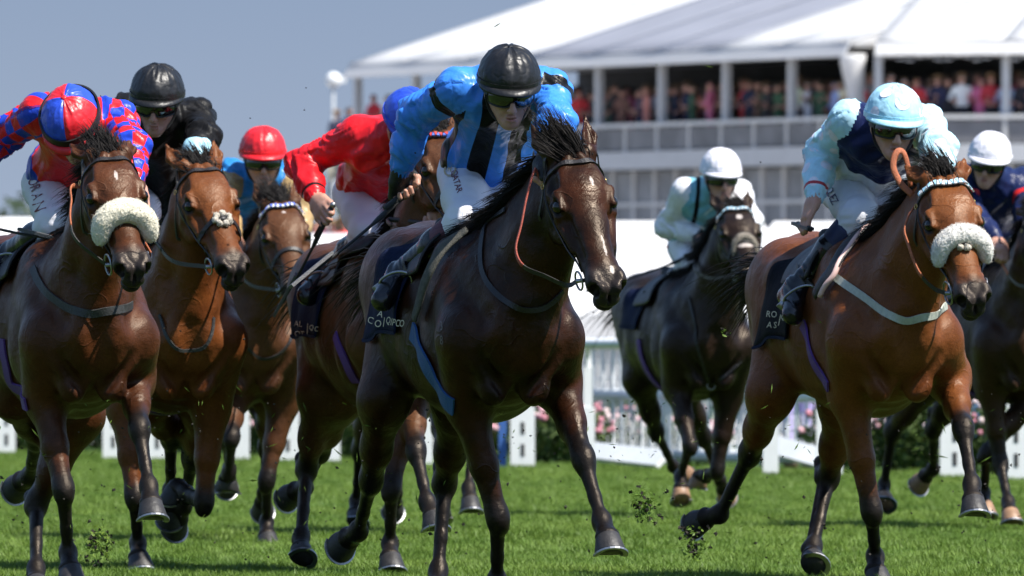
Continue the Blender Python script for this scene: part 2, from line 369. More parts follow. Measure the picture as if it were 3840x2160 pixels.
def build_horse(s):
    H = Horse(); H.s = s; rng = np.random.RandomState(s['seed']); F = H.F = Field(); yaw = math.radians(s['yaw'])
    f = H.f = A(math.sin(yaw), -math.cos(yaw), 0); l = H.l = A(math.cos(yaw), math.sin(yaw), 0); g = s.get('g', 1.0); dz = s.get('dz', 0.0)
    C = at(*s['chest'], s['d']); O = C - f * .70 * g; O[2] = 0; H.O = O
    W = H.W = lambda X, Y, Z: O + f * (X * g) + l * (Y * g) + UP * (Z + dz)
    # trunk
    T = [(W(X, 0, (t + b) / 2), la * g, (t - b) / 2) for X, t, b, la in TRUNK]
    for (p, a, v), (q, c, w) in zip(T[:-1], T[1:]): F.cap(p, q, (a, v), (c, w), k=.05, n=l)
    F.cap(W(.34, 0, 1.36), W(.12, 0, 1.335), .065, .05, k=.10)                                   # withers
    F.cap(W(-.3, 0, 1.33), W(-.86, 0, 1.33), .06, .06, k=.12)                                   # croup ridge
    for sd in (-1, 1):
        F.cap(W(.26, sd * .135, 1.26), W(.60, sd * .165, 1.0), (.085, .13), (.085, .12), k=.05, n=l)   # shoulder
        F.ell(W(.685, sd * .088, .965), (.078, .075, .135), l, f, k=.016)                            # breast muscle
        F.ell(W(.655, sd * .075, .835), (.062, .065, .085), l, f, k=.018); F.cap(W(.70, sd * .12, 1.10), W(.66, sd * .05, .84), .035, .03, k=.02)
        F.cap(W(.74, sd * .15, .93), W(.69, sd * .03, .79), .020, .016, k=.035, sub=True)               # crease above the forearm
        F.cap(W(.50, sd * .262, 1.28), W(.755, sd * .145, 1.08), .018, .02, k=.09, sub=True)            # groove between neck and shoulder
        F.ell(W(.63, sd * .175, 1.02), (.065, .075, .085), l, f, k=.03)                              # point of shoulder
        F.ell(W(.34, sd * .20, .97), (.072, .12, .15), l, f, k=.035)                              # triceps
        F.ell(W(-.60, sd * .15, 1.22), (.135, .26, .19), l, f, k=.06)                            # gluteal
        F.ell(W(-.36, sd * .235, 1.27), (.035, .06, .05), l, f, k=.07)                           # hip point
        F.ell(W(-.88, sd * .11, 1.13), (.10, .12, .20), l, f, k=.07)                             # buttock
    F.cap(W(.815, 0, 1.06), W(.775, 0, .84), .028, .022, k=.07, sub=True)                                 # groove down the breast
    H.legs = []; H.hoofs = []
    def leg(nm, sd, front):
        q = s.get(nm)
        if q is None: return
        fo = f
        if front:
            E = ray_plane(*q['E'], W(q.get('X', .43), 0, 0), f) if 'E' in q else W(.43, sd * .18, .80)
            K = reach(E, .40, *q['K']); Ft = reach(K, .275, *q['F']); Hf = reach(Ft, .135, *q['H'])
            sh = W(.60, sd * .17, .99)
            F.cap(sh, E, (.10, .115), (.085, .105), k=.06, n=l)
            fw = nz(np.cross(l, nz(K - E))); fw = fw if np.dot(fw, f) > 0 else -fw
            ax = nz(K - E); mid = E * .45 + K * .55
            F.cap(E, mid, (.066, .090), (.049, .064), k=.05, n=l); F.cap(mid, K, (.047, .060), (.034, .044), k=.03, n=l)
            F.cap(E + fw * .045 + l * sd * .025 + ax * .02, E * .4 + K * .6 + fw * .03 + l * sd * .012, .043, .021, k=.03)   # extensor
            F.cap(E - l * sd * .025, E * .5 + K * .5 - l * sd * .014, .043, .020, k=.03)
            F.cap(K - ax * .03, K + ax * .035, (.037, .044), (.034, .040), k=.02, n=l); F.ell(K + fw * .006, (.041, .048, .050), l, fw, k=.018); F.ell(K + fw * .03 + ax * .012, (.029, .020, .036), l, fw, k=.012)
            F.ell(K - fw * .04 - ax * .015, (.022, .026, .03), l, fw, k=.03)
        else:
            S = ray_plane(*q['S'], W(q.get('X', -.38), 0, 0), f) if 'S' in q else W(-.36, sd * .2, .90)
            K = reach(S, .43, *q['K']); Ft = reach(K, .345, *q['F']); Hf = reach(Ft, .135, *q['H'])
            hip = W(-.58, sd * .14, 1.12)
            F.cap(hip, S, (.125, .20), (.095, .125), k=.07, n=l); F.cap(W(-.86, sd * .12, 1.08), S * .35 + K * .65, (.085, .10), (.04, .05), k=.08, n=l)
            fw = nz(np.cross(l, nz(K - S))); fw = fw if np.dot(fw, f) > 0 else -fw; ax = nz(K - S)
            F.cap(S, S * .4 + K * .6, (.085, .10), (.05, .068), k=.05, n=l); F.cap(S * .45 + K * .55, K, (.05, .066), (.038, .048), k=.04, n=l)
            F.ell(K, (.044, .056, .068), l, nz(fw), k=.025)
            cd = nz(Ft - K); bk = nz(-fw - cd * np.dot(-fw, cd))
            F.cap(K + bk * .03, K - cd * .085 + bk * .055, .03, .024, k=.025); F.cap(S * .5 + K * .5 - fw * .045, K - cd * .08 + bk * .052, .026, .015, k=.025)
            E = S
        cd = nz(Ft - K); cf = nz(fw - cd * np.dot(fw, cd)) if abs(np.dot(fw, cd)) < .97 else nz(np.cross(l, cd)); cf = cf
        F.cap(K + cd * .03, K * .35 + Ft * .65, (.030, .036), (.0215, .026), k=.022, n=l); F.cap(K * .4 + Ft * .6, Ft, (.0215, .026), (.024, .027), k=.016, n=l); F.cap(K + cd * .05 - cf * .030, Ft - cf * .024, .015, .014, k=.009)
        F.ell(Ft - cf * .004, (.034, .038, .042), l, cf, k=.022); F.ell(Ft - cf * .032 + cd * .010, (.024, .022, .026), l, cf, k=.018)
        pd = nz(Hf - Ft); c0 = Ft + pd * .088
        if 'hx' in q: hv = q['hx']; hd_ = nz(f * hv[0] + l * hv[1] + UP * hv[2])
        elif front and q.get('fold') is None: hd_ = nz(pd * .35 - UP * .75 + f * .22)
        else: hd_ = pd
        pf = nz(cf - hd_ * np.dot(cf, hd_)) if front else nz(cf - hd_ * np.dot(cf, hd_))
        F.cap(Ft, c0, (.029, .029), (.038, .038), k=.022, n=l); F.ell(c0 + hd_ * .002, (.043, .045, .020), nz(l - hd_ * np.dot(l, hd_)), pf, k=.02)
        H.legs.append((E, K, Ft, c0, front)); H.hoofs.append((c0, hd_, pf, nz(np.cross(pf, hd_))))
    leg('FR', -1, True); leg('FL', 1, True); leg('HR', -1, False); leg('HL', 1, False)
    # neck and head
    crest = W(.33, 0, 1.36); poll = reach(crest, s.get('neck', .66) * g, *s['poll'], 1); g0 = g; hs = s.get('hs', 1.11); g = g * hs; muz = reach(poll, .575 * g, *s['muz'], 1)
    Aa = nz(muz - poll); e0, e1 = at(*s['eyes'][0], s['d']), at(*s['eyes'][1], s['d']); e = e1 - e0; e[1] = -(e[0] * Aa[0] + e[2] * Aa[2]) / Aa[1] if abs(Aa[1]) > .2 else 0
    e[1] = np.clip(e[1], -.6 * abs(e[0]), .6 * abs(e[0])); L_ = nz(e - Aa * np.dot(e, Aa)); D_ = np.cross(L_, Aa); D_ = D_ if D_[1] < 0 or D_[2] > .3 else -D_
    H.Aa, H.L, H.D, H.poll = Aa, L_, D_, poll
    hp = H.hp = lambda a, b, c: poll + (Aa * a + L_ * b + D_ * c) * g
    p0 = W(.44, 0, 1.11); p2 = hp(.02, 0, -.045); p1 = (p0 + p2) / 2 + UP * .025
    B = lambda t: p0 * (1 - t) ** 2 + 2 * p1 * t * (1 - t) + p2 * t * t
    NR = [(.165, .265), (.135, .225), (.105, .18), (.085, .145), (.076, .105)]; ts = [0, .27, .54, .8, 1]
    for i in range(4): F.cap(B(ts[i]), B(ts[i + 1]), NR[i], NR[i + 1], k=.06, n=l * (1 - ts[i]) + L_ * ts[i])
    H.B = B; nd = nz(p2 - p0); nu = nz(UP - nd * np.dot(UP, nd)); H.nu, H.nd = nu, nd
    for sd in (-1, 1):
        F.cap(B(.05) + l * sd * .10 - nu * .06, B(.75) + l * sd * .055 - nu * .03, .075, .05, k=.05)   # brachiocephalic band
    F.cap(B(0.1) - nu * .22, B(.9) - nu * .105, .06, .045, k=.05)                                     # windpipe
    F.cap(B(.1) + nu * .22, B(.95) + nu * .09, .05, .035, k=.06)                                      # crest
    # head: cranium, face, jaw, muzzle
    F.sc = hs
    F.cap(hp(.0, 0, .0), hp(.12, 0, .014), (.082, .062), (.100, .072), k=.04, n=L_)
    F.cap(hp(.12, 0, .014), hp(.19, 0, .012), (.100, .068), (.094, .066), k=.03, n=L_); F.cap(hp(.19, 0, .012), hp(.28, 0, .010), (.094, .066), (.073, .060), k=.03, n=L_); F.cap(hp(.28, 0, .010), hp(.44, 0, .004), (.073, .060), (.056, .052), k=.03, n=L_)
    F.cap(hp(.16, 0, .060), hp(.45, 0, .036), (.044, .026), (.028, .018), k=.022, n=L_)                # flat nasal bone
    F.ell(hp(.135, 0, .064), (.075, .076, .024), Aa, L_, k=.03)                                        # forehead plate
    for sd in (-1, 1):
        F.cap(hp(.02, sd * .020, .072), hp(.125, sd * .070, .066), .014, .013, k=.02)                  # temple ridge
        F.ell(hp(.145, sd * .062, -.068), (.110, .036, .092), Aa, L_, k=.025)                          # cheek
        F.cap(hp(.225, sd * .084, -.004), hp(.345, sd * .066, -.012), .019, .011, k=.018)               # facial crest
        F.cap(hp(.160, sd * .088, .058), hp(.222, sd * .088, .058), .018, .010, k=.014)                # brow
        F.cap(hp(.228, sd * .094, .018), hp(.178, sd * .104, .018), .010, .009, k=.012)                 # under-eye
        F.ell(hp(.115, sd * .092, .052), (.028, .020, .022), Aa, L_, k=.03, sub=True)                  # hollow above the eye
        F.cap(hp(.26, sd * .070, .036), hp(.41, sd * .056, .020), .013, .010, k=.022, sub=True)       # dent beside the nasal bone
        F.cap(hp(.19, sd * .098, -.075), hp(.30, sd * .074, -.055), .010, .014, k=.035, sub=True)
    F.cap(hp(.20, 0, -.085), hp(.46, 0, -.054), (.050, .040), (.037, .028), k=.03, n=L_)
    F.ell(hp(.480, 0, .0), (.07, .052, .055), Aa, L_, k=.03)
    F.ell(hp(.548, 0, -.016), (.030, .042, .036), Aa, L_, k=.02)                                       # upper lip
    F.ell(hp(.518, 0, -.068), (.038, .035, .023), Aa, L_, k=.012)                                      # chin
    for sd in (-1, 1):
        nax = nz(Aa * .62 + L_ * sd * .62 + D_ * .30)
        F.ell(hp(.508, sd * .042, .016), (.050, .026, .040), Aa, L_, k=.014)
        F.ell(hp(.545, sd * .026, .026), (.022, .020, .024), Aa, L_, k=.014)
        ex_ = nz(L_ * sd * .80 + D_ * .55); F.ell(hp(.200, sd * .104, .044), (.027, .020, .018), Aa, nz(np.cross(ex_, Aa)), k=.007, sub=True)
        F.ell(hp(.544, sd * .052, .014), (.042, .0215, .032), nax, nz(np.cross(nax, D_ + Aa * .3)), k=.006, sub=True)  # nostril
    F.ell(hp(.575, 0, -.004), (.03, .005, .022), Aa, L_, k=.012, sub=True)
    F.ell(hp(.525, 0, -.0475), (.06, .075, .0035), Aa, L_, k=.006, sub=True)   # mouth line
    for sd, tip in zip((-1, 1), s['ears']):
        b0 = hp(-.012, sd * .060, .045); tp = hp(*tip); m_ = b0 * .55 + tp * .45 + L_ * sd * .010 * g; op = nz(D_ * .75 + L_ * sd * .55); nE = np.cross(op, nz(tp - b0))
        F.cap(b0, m_, (.031, .029), (.030, .020), k=.025, n=nE); F.cap(m_, tp, (.029, .019), (.004, .004), k=.012, n=nE)
        F.cap(b0 * .75 + tp * .25 + op * .026, b0 * .25 + tp * .75 + op * .017, (.021, .02), (.011, .012), k=.01, n=nE, sub=True)
    F.sc = 1.0; h = s.get('cell', .008); V, Q = F.mesh(h)
    vol = np.einsum('ij,ij->i', V[Q[:, 0]], np.cross(V[Q[:, 1]], V[Q[:, 2]])).sum()
    if vol < 0: Q = Q[:, ::-1].copy()
    # markings that belong to the coat: black points, dark muzzle, white marks; the nostril hollows get painted shade
    rel = (V - poll) / g; ha, hl, hd = rel @ Aa, rel @ L_, rel @ D_
    blk = np.zeros(len(V))
    for E, K, Ft, c0, fr in H.legs:
        tot = np.linalg.norm(K - E); best = np.full(len(V), 9.); par = np.zeros(len(V))
        for i, (a, b) in enumerate(((E, K), (K, Ft), (Ft, c0))):
            ab = b - a; t = np.clip(((V - a) @ ab) / (ab @ ab), 0, 1); dd = np.linalg.norm(V - a - t[:, None] * ab, axis=1); m = dd < best; best[m] = dd[m]; par[m] = i + t[m]
        lo, hi = s.get('sock', (.52, 1.10)) if fr else (.50, 1.05); blk = np.maximum(blk, sstep(lo, hi, par) * (best < .13))
    inhead = (ha > -.2) & (ha < .65) & (np.abs(hl) < .2) & (np.abs(hd) < .25)
    mz = np.where(inhead, sstep(.40, .50, ha - .25 * hd), 0)
    for sd in (-1, 1): blk = np.maximum(blk, sstep(1.25, .85, np.linalg.norm((np.stack([ha, hl, hd], 1) - A(.532, sd * .050, .014)) / A(.034, .024, .032), axis=1)) * inhead)  # shade inside the nostrils, painted as black
    for sd in (-1, 1): blk = np.maximum(blk, .8 * sstep(1.5, .8, np.linalg.norm((np.stack([ha, hl, hd], 1) - A(.200, sd * .100, .042)) / A(.034, .03, .026), axis=1)) * inhead)
    wh = np.zeros(len(V))
    for a, b, ra, rb in s.get('white', []): wh = np.maximum(wh, np.where(inhead & (hd > 0), sstep(1.35, .75, np.hypot((ha - a) / ra, (hl - b) / rb)), 0))
    base = O.copy(); base[2] = 0
    H.base = base; kids = []
    root = N('racehorse', V, Q, s['coat'], attrs={'coat': np.stack([blk, wh, mz], 1)}, label=s['label'], cat='horse', group=s.get('group', 'racehorses galloping in the race'), base=base)
    # eyes
    for sd in (-1, 1):
        b = MB(); b.sphere(hp(.200, sd * .0865, .0385), 0.0225 * g, seg=16, rg=10); kids.append(b.node('eye', 'eye'))
    # mane and forelock: locks that share a drift
    roots = []; dv = []; lens = []; side = s.get('mane_side', -1)
    for t in np.linspace(.10, 1.0, 64):
        cd_ = nu * rng.uniform(.5, 1.0) + l * side * (s.get('mane_lat', .5) + rng.normal(0, .35)) - nd * rng.uniform(.2, .9) + rng.normal(0, .12, 3); cl = rng.uniform(.09, .17) * s.get('mane_len', 1.0)
        c = B(t) + nu * (.25 * (1 - t) + .10 * t + .03)
        for _ in range(40): roots.append(c + rng.normal(0, .012, 3)); dv.append(cd_ + rng.normal(0, .10, 3)); lens.append(cl * rng.uniform(.6, 1.1))
    roots = np.array(roots); roots, Gn = F.surf(roots, -.004, 5)
    V1, Q1 = hair(roots, np.array(dv), np.array(lens), .0027, (-nd * 1.2 + l * side * .5 - UP * .35), rng, jit=.3)
    fr, fdv, fl = [], [], []; fd, fb = s.get('fore', ((-.75, -.30, .50), (-.9, -.45, -.6)))
    for _ in range(26):
        rc = A(rng.uniform(-.05, .03), rng.uniform(-.045, .045), .052); cd_ = A(*fd) + rng.normal(0, .26, 3); cl = rng.uniform(.07, .15) * s.get('fore_len', 1)
        for _ in range(38):
            q = rc + rng.normal(0, .010, 3); fr.append(hp(*q)); d_ = cd_ + rng.normal(0, .09, 3); fdv.append(Aa * d_[0] + L_ * d_[1] + D_ * d_[2]); fl.append(cl * rng.uniform(.6, 1.1))
    V2, Q2 = hair(np.array(fr), np.array(fdv), np.array(fl), .0026, Aa * fb[0] + L_ * fb[1] + D_ * fb[2], rng, jit=.3)
    kids.append(N('mane', np.vstack([V1, V2]), np.vstack([Q1, Q2 + len(V1)]), 'hair'))
    n3 = 260; tr = np.array([W(-1.06 + rng.uniform(-.03, .04), rng.uniform(-.025, .025), 1.27 + rng.uniform(-.05, .03)) for _ in range(n3)])
    V3, Q3 = hair(tr, -f * 1.0 + UP * .25 + l * s.get('tail_lat', -.1) + rng.normal(0, .12, (n3, 3)), rng.uniform(.45, .8, n3), .0055, -UP * 1.0 - f * .3, rng, seg=7)
    kids.append(N('tail', V3, Q3, 'hair'))
    # hooves with shoes
    for c0, pd, pf, lt in H.hoofs:
        ln = .080; rings = []; seg = 22
        tops = c0 - pd * .004; bot = c0 + pd * ln + pf * .012
        for t, rr in ((0, .039), (.10, .0435), (.5, .0500), (.93, .0580), (1, .0565)):
            cc = tops + (bot - tops) * t
            rings.append([cc + (pf * math.cos(a) * (1.12 if math.cos(a) > 0 else .92) * rr + lt * math.sin(a) * rr) - pd * (max(0, -math.cos(a)) * .022 * t) for a in np.linspace(0, 2 * np.pi, seg, endpoint=False)])
        b = MB(); m = len(rings); FF = [(i * seg + j, i * seg + (j + 1) % seg, (i + 1) * seg + (j + 1) % seg, (i + 1) * seg + j) for i in range(m - 1) for j in range(seg)]
        FF += [tuple((m - 1) * seg + j for j in range(seg)), tuple(range(seg))[::-1]]; b.add(np.vstack(rings), FF)
        hn = b.node('hoof', s.get('hoofmat', 'hoof'))
        arc = [np.array(rings[-1][j % seg]) * .97 + bot * .03 + pd * .004 for j in range(seg - 7 + 0, seg + 8)]
        b2 = MB(); b2.tube(arc, 1.0, seg=4, flat=(.0095, .0035), up=pd); hn.kids.append(b2.node('horseshoe', 'steel', smooth=False)); kids.append(hn)
    H.root = root; root.kids = kids
    return H
def hits(F, uv, d0, d1):
    """where sight lines through the pixels first meet the surface of field F (sphere tracing)"""
    R = np.array([ray(u, v) for u, v in uv]); t = np.full(len(R), float(d0)); best = t.copy(); bd = np.full(len(R), 9.)
    for _ in range(70):
        d = F.ev(CAM + R * t[:, None], .25); m = d < bd; bd[m] = d[m]; best[m] = t[m]
        t = np.where(np.abs(d) < .0008, t, np.minimum(t + np.clip(d * .9, -.05, .22), d1))
    return CAM + R * best[:, None]
def hit(F, u, v, d0, d1): return hits(F, [(u, v)], d0, d1)[0]
# ------------------------------------------------------------------ jockeys
def hand(F, W_, h, n, kx, s=1.0, k=.010):
    """palm, four unequal curled fingers and a thumb closed round a grip; kx runs along the gripped stick"""
    h = nz(h); kx = nz(kx); n = nz(n - kx * np.dot(n, kx)); h = nz(h - kx * np.dot(h, kx) * .75)
    F.cap(W_, W_ + h * .03 * s, (.028 * s, .024 * s), (.036 * s, .023 * s), k=.02, n=kx)
    F.cap(W_ + h * .03 * s, W_ + h * .078 * s, (.040 * s, .021 * s), (.041 * s, .016 * s), k=.015, n=kx)
    for i, (ln, r) in enumerate(((.92, .0088), (1.0, .0092), (.94, .0088), (.76, .0078))):
        b = W_ + h * (.082 - .004 * abs(i - 1.2)) * s + kx * (i - 1.5) * .0205 * s
        k1 = b + (h * .55 + n * .8) * .036 * ln * s; k2 = k1 + (-h * .55 + n * .75) * .026 * ln * s; k3 = k2 + (-h * .95 - n * .35) * .020 * ln * s
        F.cap(b, k1, r * s * 1.15, r * s * 1.05, k=.006); F.cap(k1, k2, r * s, r * s * .95, k=.004); F.cap(k2, k3, r * s * .95, r * s * .8, k=.004)
    t0 = W_ + h * .028 * s - kx * .034 * s + n * .01 * s; t1 = t0 + (h * .7 - kx * .35 + n * .55) * .042 * s; t2 = t1 + (h * .35 + kx * .5 + n * .6) * .032 * s
    F.cap(t0, t1, .0135 * s, .011 * s, k=.012); F.cap(t1, t2, .0105 * s, .0085 * s, k=.005)
    return W_ + h * .082 * s + n * .030 * s
def ridge(n): return 1 - np.abs(2 * n - 1)
class Jockey: pass
def build_jockey(s, H):
    J = Jockey(); J.s = s; J.H = H; rng = np.random.RandomState(s['seed'] + 50); W = H.W; f, l = H.f, H.l; pl = lambda q: ray_plane(q[0], q[1], W(q[2], 0, 0), f)
    far = s.get('far', False)
    hip = pl(s['hip']); ch = pl(s['chest']); shR, shL = pl(s['shR']), pl(s['shL'])
    ax = nz(ch - hip); lat = nz(shL - shR); lat = nz(lat - ax * np.dot(lat, ax)); dor = np.cross(ax, lat); dor = dor if dor[2] > 0 else -dor   # back side
    hl = nz(l * .8 + lat * .2)
    J.hip, J.ch = hip, ch
    arm = {}
    for sd, c, sh in ((-1, 'R', shR), (1, 'L', shL)):
        E = reach(sh, .285, *s[c + 'E']); Wr = reach(E, .25, *s[c + 'W']); arm[c] = (sh, E, Wr)
    J.arm = arm; leg = {}
    for sd, c in ((-1, 'R'), (1, 'L')):
        hj = hip + hl * sd * .08; K = reach(hj, .41, *s[c + 'K']) if c + 'K' in s else None
        if K is None:   # hidden far leg mirrors the near one over the horse
            r0 = leg['R'] if c == 'L' else None; mir = lambda p: p - l * 2 * np.dot(p - H.O, l)
            off = l * 2 * np.dot(hip - H.O, l) * .5
            hj2, K, An, To = [mir(p) for p in r0]; leg[c] = (hj, K, An, To); continue
        An = reach(K, .39, *s[c + 'A']); To = reach(An, .175, *s[c + 'T']); leg[c] = (hj, K, An, To)
    J.leg = leg
    # head frame: u up through the crown, w facing, r to the wearer's left
    yw, pt, rl = [math.radians(a) for a in s['face']]
    w0 = A(math.sin(yw), -math.cos(yw), 0); r0 = A(math.cos(yw), math.sin(yw), 0)
    u_ = UP * math.cos(pt) + w0 * math.sin(pt); w_ = w0 * math.cos(pt) - UP * math.sin(pt)
    r_ = r0 * math.cos(rl) + u_ * math.sin(rl); u_ = u_ * math.cos(rl) - r0 * math.sin(rl)
    hc = pl(s['head']); J.hp = hp = lambda a, b, c: hc + r_ * a + u_ * b + w_ * c
    J.r, J.u, J.w, J.hc = r_, u_, w_, hc
    nb = ch + ax * .06 + dor * .02
    # ---- body
    F = Field(); J.F = F
    F.cap(hip, ch, (.10, .06), (.105, .065), k=.04, n=lat); F.cap(shR * .9 + shL * .1, shL * .9 + shR * .1, .036, k=.04)
    F.cap(nb, hp(0, -.035, -.03), .062, .056, k=.03)
    F.ell(hp(0, .03, -.012), (.074, .092, .096), r_, u_, k=.02)
    F.cap(hp(0, .0, .042), hp(0, -.088, .048), (.062, .05), (.036, .034), k=.03, n=r_)
    for q in (-1, 1):
        F.cap(hp(q * .056, -.045, .0), hp(q * .012, -.108, .058), .022, .018, k=.03)
        F.ell(hp(q * .043, -.026, .066), (.026, .018, .024), r_, u_, k=.02)
        F.ell(hp(q * .078, -.012, -.008), (.009, .032, .020), nz(r_ + w_ * .3 * q), u_, k=.008)
        F.ell(hp(q * .031, .000, .104), (.017, .012, .014), r_, u_, k=.012, sub=True)
        F.ell(hp(q * .0125, -.050, .105), (.0085, .008, .010), r_, u_, k=.008)
        F.ell(hp(q * .030, .001, .082), (.012, .012, .012), r_, u_, k=.004)
        F.cap(hp(q * .026, -.055, .096), hp(q * .034, -.082, .078), .004, .003, k=.02, sub=True)
    F.cap(hp(-.036, .018, .086), hp(.036, .018, .086), .012, k=.012)
    F.cap(hp(0, .004, .097), hp(0, -.047, .116), .008, .0135, k=.010)
    F.ell(hp(0, -.077, .090), (.023, .007, .011), r_, u_, k=.007); F.ell(hp(0, -.089, .086), (.020, .008, .012), r_, u_, k=.007)
    F.ell(hp(0, -.0832, .098), (.024, s.get('mouth', .0022), .014), r_, u_, k=.005, sub=True)
    F.ell(hp(0, -.110, .070), (.022, .017, .017), r_, u_, k=.016)
    J.grip = {}
    for c in 'RL':
        sh, E, Wr = arm[c]
        F.cap(sh * .9 + ch * .1, E, .034, .032, k=.03); F.cap(E, E * .6 + Wr * .4, .040, .041, k=.03); F.cap(E * .6 + Wr * .4, Wr, .041, .026, k=.02)
        sp = s.get(c + 'H', None); fd = nz(Wr - E)
        if sp is not None:      # stick direction from the photo, palm side
            kx = nz(at(*sp['to']) - at(*sp['from'])) ; n = A(*sp['n'])
        else: kx = nz(lat * (1 if c == 'L' else -1) + UP * .25); n = -UP * .8 - fd * .1
        J.grip[c] = hand(F, Wr, fd, n, kx, s.get('hand', 1.22)); J.grip[c + 'k'] = kx; J.grip[c + 'd'] = fd
    for c in 'RL':
        hj, K, An, To = leg[c]; F.cap(hj, K, .060, .042, k=.04); F.cap(K, An, .038, .030, k=.03); F.cap(An, To, .032, .026, k=.02)
    V, Q = F.mesh(.0085 if far else .0055, 1); Q = orient(V, Q)
    base = hip.copy(); base[2] -= .12
    lv = V - hp(0, -.083, .094); lips = sstep(1.15, .75, np.sqrt((lv @ r_ / .022) ** 2 + (lv @ u_ / .010) ** 2 + (lv @ w_ / .022) ** 2)) * .65
    body = N('person', V, Q, 'skin', attrs={'pc': np.stack([lips, lips * 0, lips * 0], 1)}, label=s['label'], cat='jockey', group='jockeys riding in the race', base=base)
    kids = body.kids
    # ---- silks
    G = Field(); J.G = G; GT, GA = Field(), Field()
    wst = hip + ax * .10 + dor * .01
    G.cap(hip + ax * .045, wst, (.150, .115), (.150, .112), k=.05, n=lat, r3=.06); G.cap(wst, ch - ax * .03, (.150, .115), (.165, .115), k=.06, n=lat)
    G.cap(ch - ax * .03, ch + ax * .05, (.165, .112), (.095, .08), k=.06, n=lat); G.ell(ch - ax * .06 + dor * .03, (.13, .16, .07), lat, ax, k=.08)
    G.cap(nb - ax * .02, nb + (hp(0, -.05, -.03) - nb) * .42, .080, .068, k=.03)
    GT.P = list(G.P)
    for c in 'RL':
        sh, E, Wr = arm[c]; q = -1 if c == 'R' else 1
        G.cap(ch + lat * q * .08, sh, .078, .066, k=.07); G.cap(sh, E, .064, .055, k=.05); G.cap(E, E * .45 + Wr * .55, .057, .050, k=.04); G.cap(E * .45 + Wr * .55, E * .06 + Wr * .94, .050, .036, k=.03)
        G.cap(E * .06 + Wr * .94, Wr, .036, .036, k=.006)
    GA.P = [p for p in G.P[len(GT.P):]]; GA.P = [p for i, p in enumerate(GA.P) if i % 5]
    G.cap(hip + ax * .03 - dor * .10, hip + ax * .42 - dor * .09, .03, k=.06)
    hJ = .0105 if far else .0075; V, Q = G.mesh(hJ); Q = orient(V, Q)
    d = V - hip; xl = d @ lat; sp_ = d @ ax / max(np.dot(ch - hip, ax), .1); dv = d @ dor
    tt = np.full(len(V), -.5); an = np.zeros(len(V)); dist = np.full(len(V), 9.); sdn = np.zeros(len(V))
    for c in 'RL':
        sh, E, Wr = arm[c]; q = -1 if c == 'R' else 1
        for i, (a, b) in enumerate(((sh, E), (E, Wr))):
            ab = b - a; L = np.linalg.norm(ab); abn = ab / L; t = (V - a) @ abn / L; tc = np.clip(t, 0, 1); off = V - a - tc[:, None] * ab; dd = np.linalg.norm(off, axis=1)
            e1 = nz(np.cross(abn, UP + A(.01, .3, 0))); e2 = np.cross(abn, e1); m = dd < dist
            dist[m] = dd[m]; tt[m] = i + (t[m] if i == 0 else np.clip(t[m], 0, 9)); an[m] = np.arctan2(off[m] @ e2, off[m] @ e1); sdn[m] = q
    wv = GT.ev(V, .5) - GA.ev(V, .5); tt = np.where(wv > .0, np.maximum(tt, .07), -.1); torso = sstep(.05, -.03, wv)
    Nn = vnormals(V, Q); Lc = np.stack([xl, sp_, dv], 1)
    # folds: rings and twists along the sleeves, drapes over the trunk
    tw = tt + .22 * np.sin(an + 3 * tt) + .10 * np.cos(2 * an + 1.3)
    n1 = ridge(vnoise(np.stack([tw * 6.5, an * .55, sdn * 3 + 1.5], 1), 1)) ; n2 = ridge(vnoise(np.stack([tw * 13, an * 1.1, sdn * 3 + 7], 1), 2))
    bend = np.exp(-((tt - 1) / .28) ** 2)
    arm_d = (n1 - .6) * (.024 + .016 * bend) + (n2 - .5) * (.008 + .006 * bend)
    q3 = np.stack([xl * 13 + 2.5 * vnoise(Lc * 5, 5), sp_ * 3.0 + xl * 3, dv * 9], 1); t1 = ridge(vnoise(q3, 3)); t2 = ridge(vnoise(q3 * 2.3, 4))
    tor_d = (t1 - .6) * .026 + (t2 - .5) * .009
    cuff = sstep(1.90, 1.98, tt); crimp = .003 * np.sin(an * 14) * cuff
    V = V + Nn * np.maximum((1 - torso) * arm_d * (1 - cuff) + torso * tor_d + crimp, -.011)[:, None]
    V = relax(V, Q, .2)
    jack = N('silk_jacket', V, Q, s['jacket'], attrs={'pc': np.stack([xl, tt, an], 1), 'pd': np.stack([sp_, dv, sdn], 1)})
    kids.append(jack)
    # ---- breeches
    B = Field(); J.B = B
    B.cap(hip - ax * .06, hip + ax * .10, (.138, .11), (.13, .10), k=.05, n=lat)
    for c in 'RL':
        hj, K, An, To = leg[c]; q = -1 if c == 'R' else 1
        B.cap(hj - ax * .02, hj * .45 + K * .55, (.095, .095), .082, k=.06); B.cap(hj * .45 + K * .55, K, .082, .068, k=.04)
        B.ell(K, (.068, .066, .066), k=.04); B.cap(K, K * .72 + An * .28, .066, .058, k=.03)
    V, Q = B.mesh(.0105 if far else .008); Q = orient(V, Q); Nn = vnormals(V, Q)
    fold = ridge(vnoise(V * A(16, 16, 34) + 1.2 * vnoise(V * 7, 9)[:, None], 6)) - .5
    nearK = np.min([np.linalg.norm(V - leg[c][1], axis=1) for c in 'RL'], 0)
    V = V + Nn * (fold * (.004 + .006 * np.exp(-(nearK / .12) ** 2)))[:, None]
    kids.append(N('breeches', relax(V, Q, .3), Q, s.get('breeches', 'breech_white')))
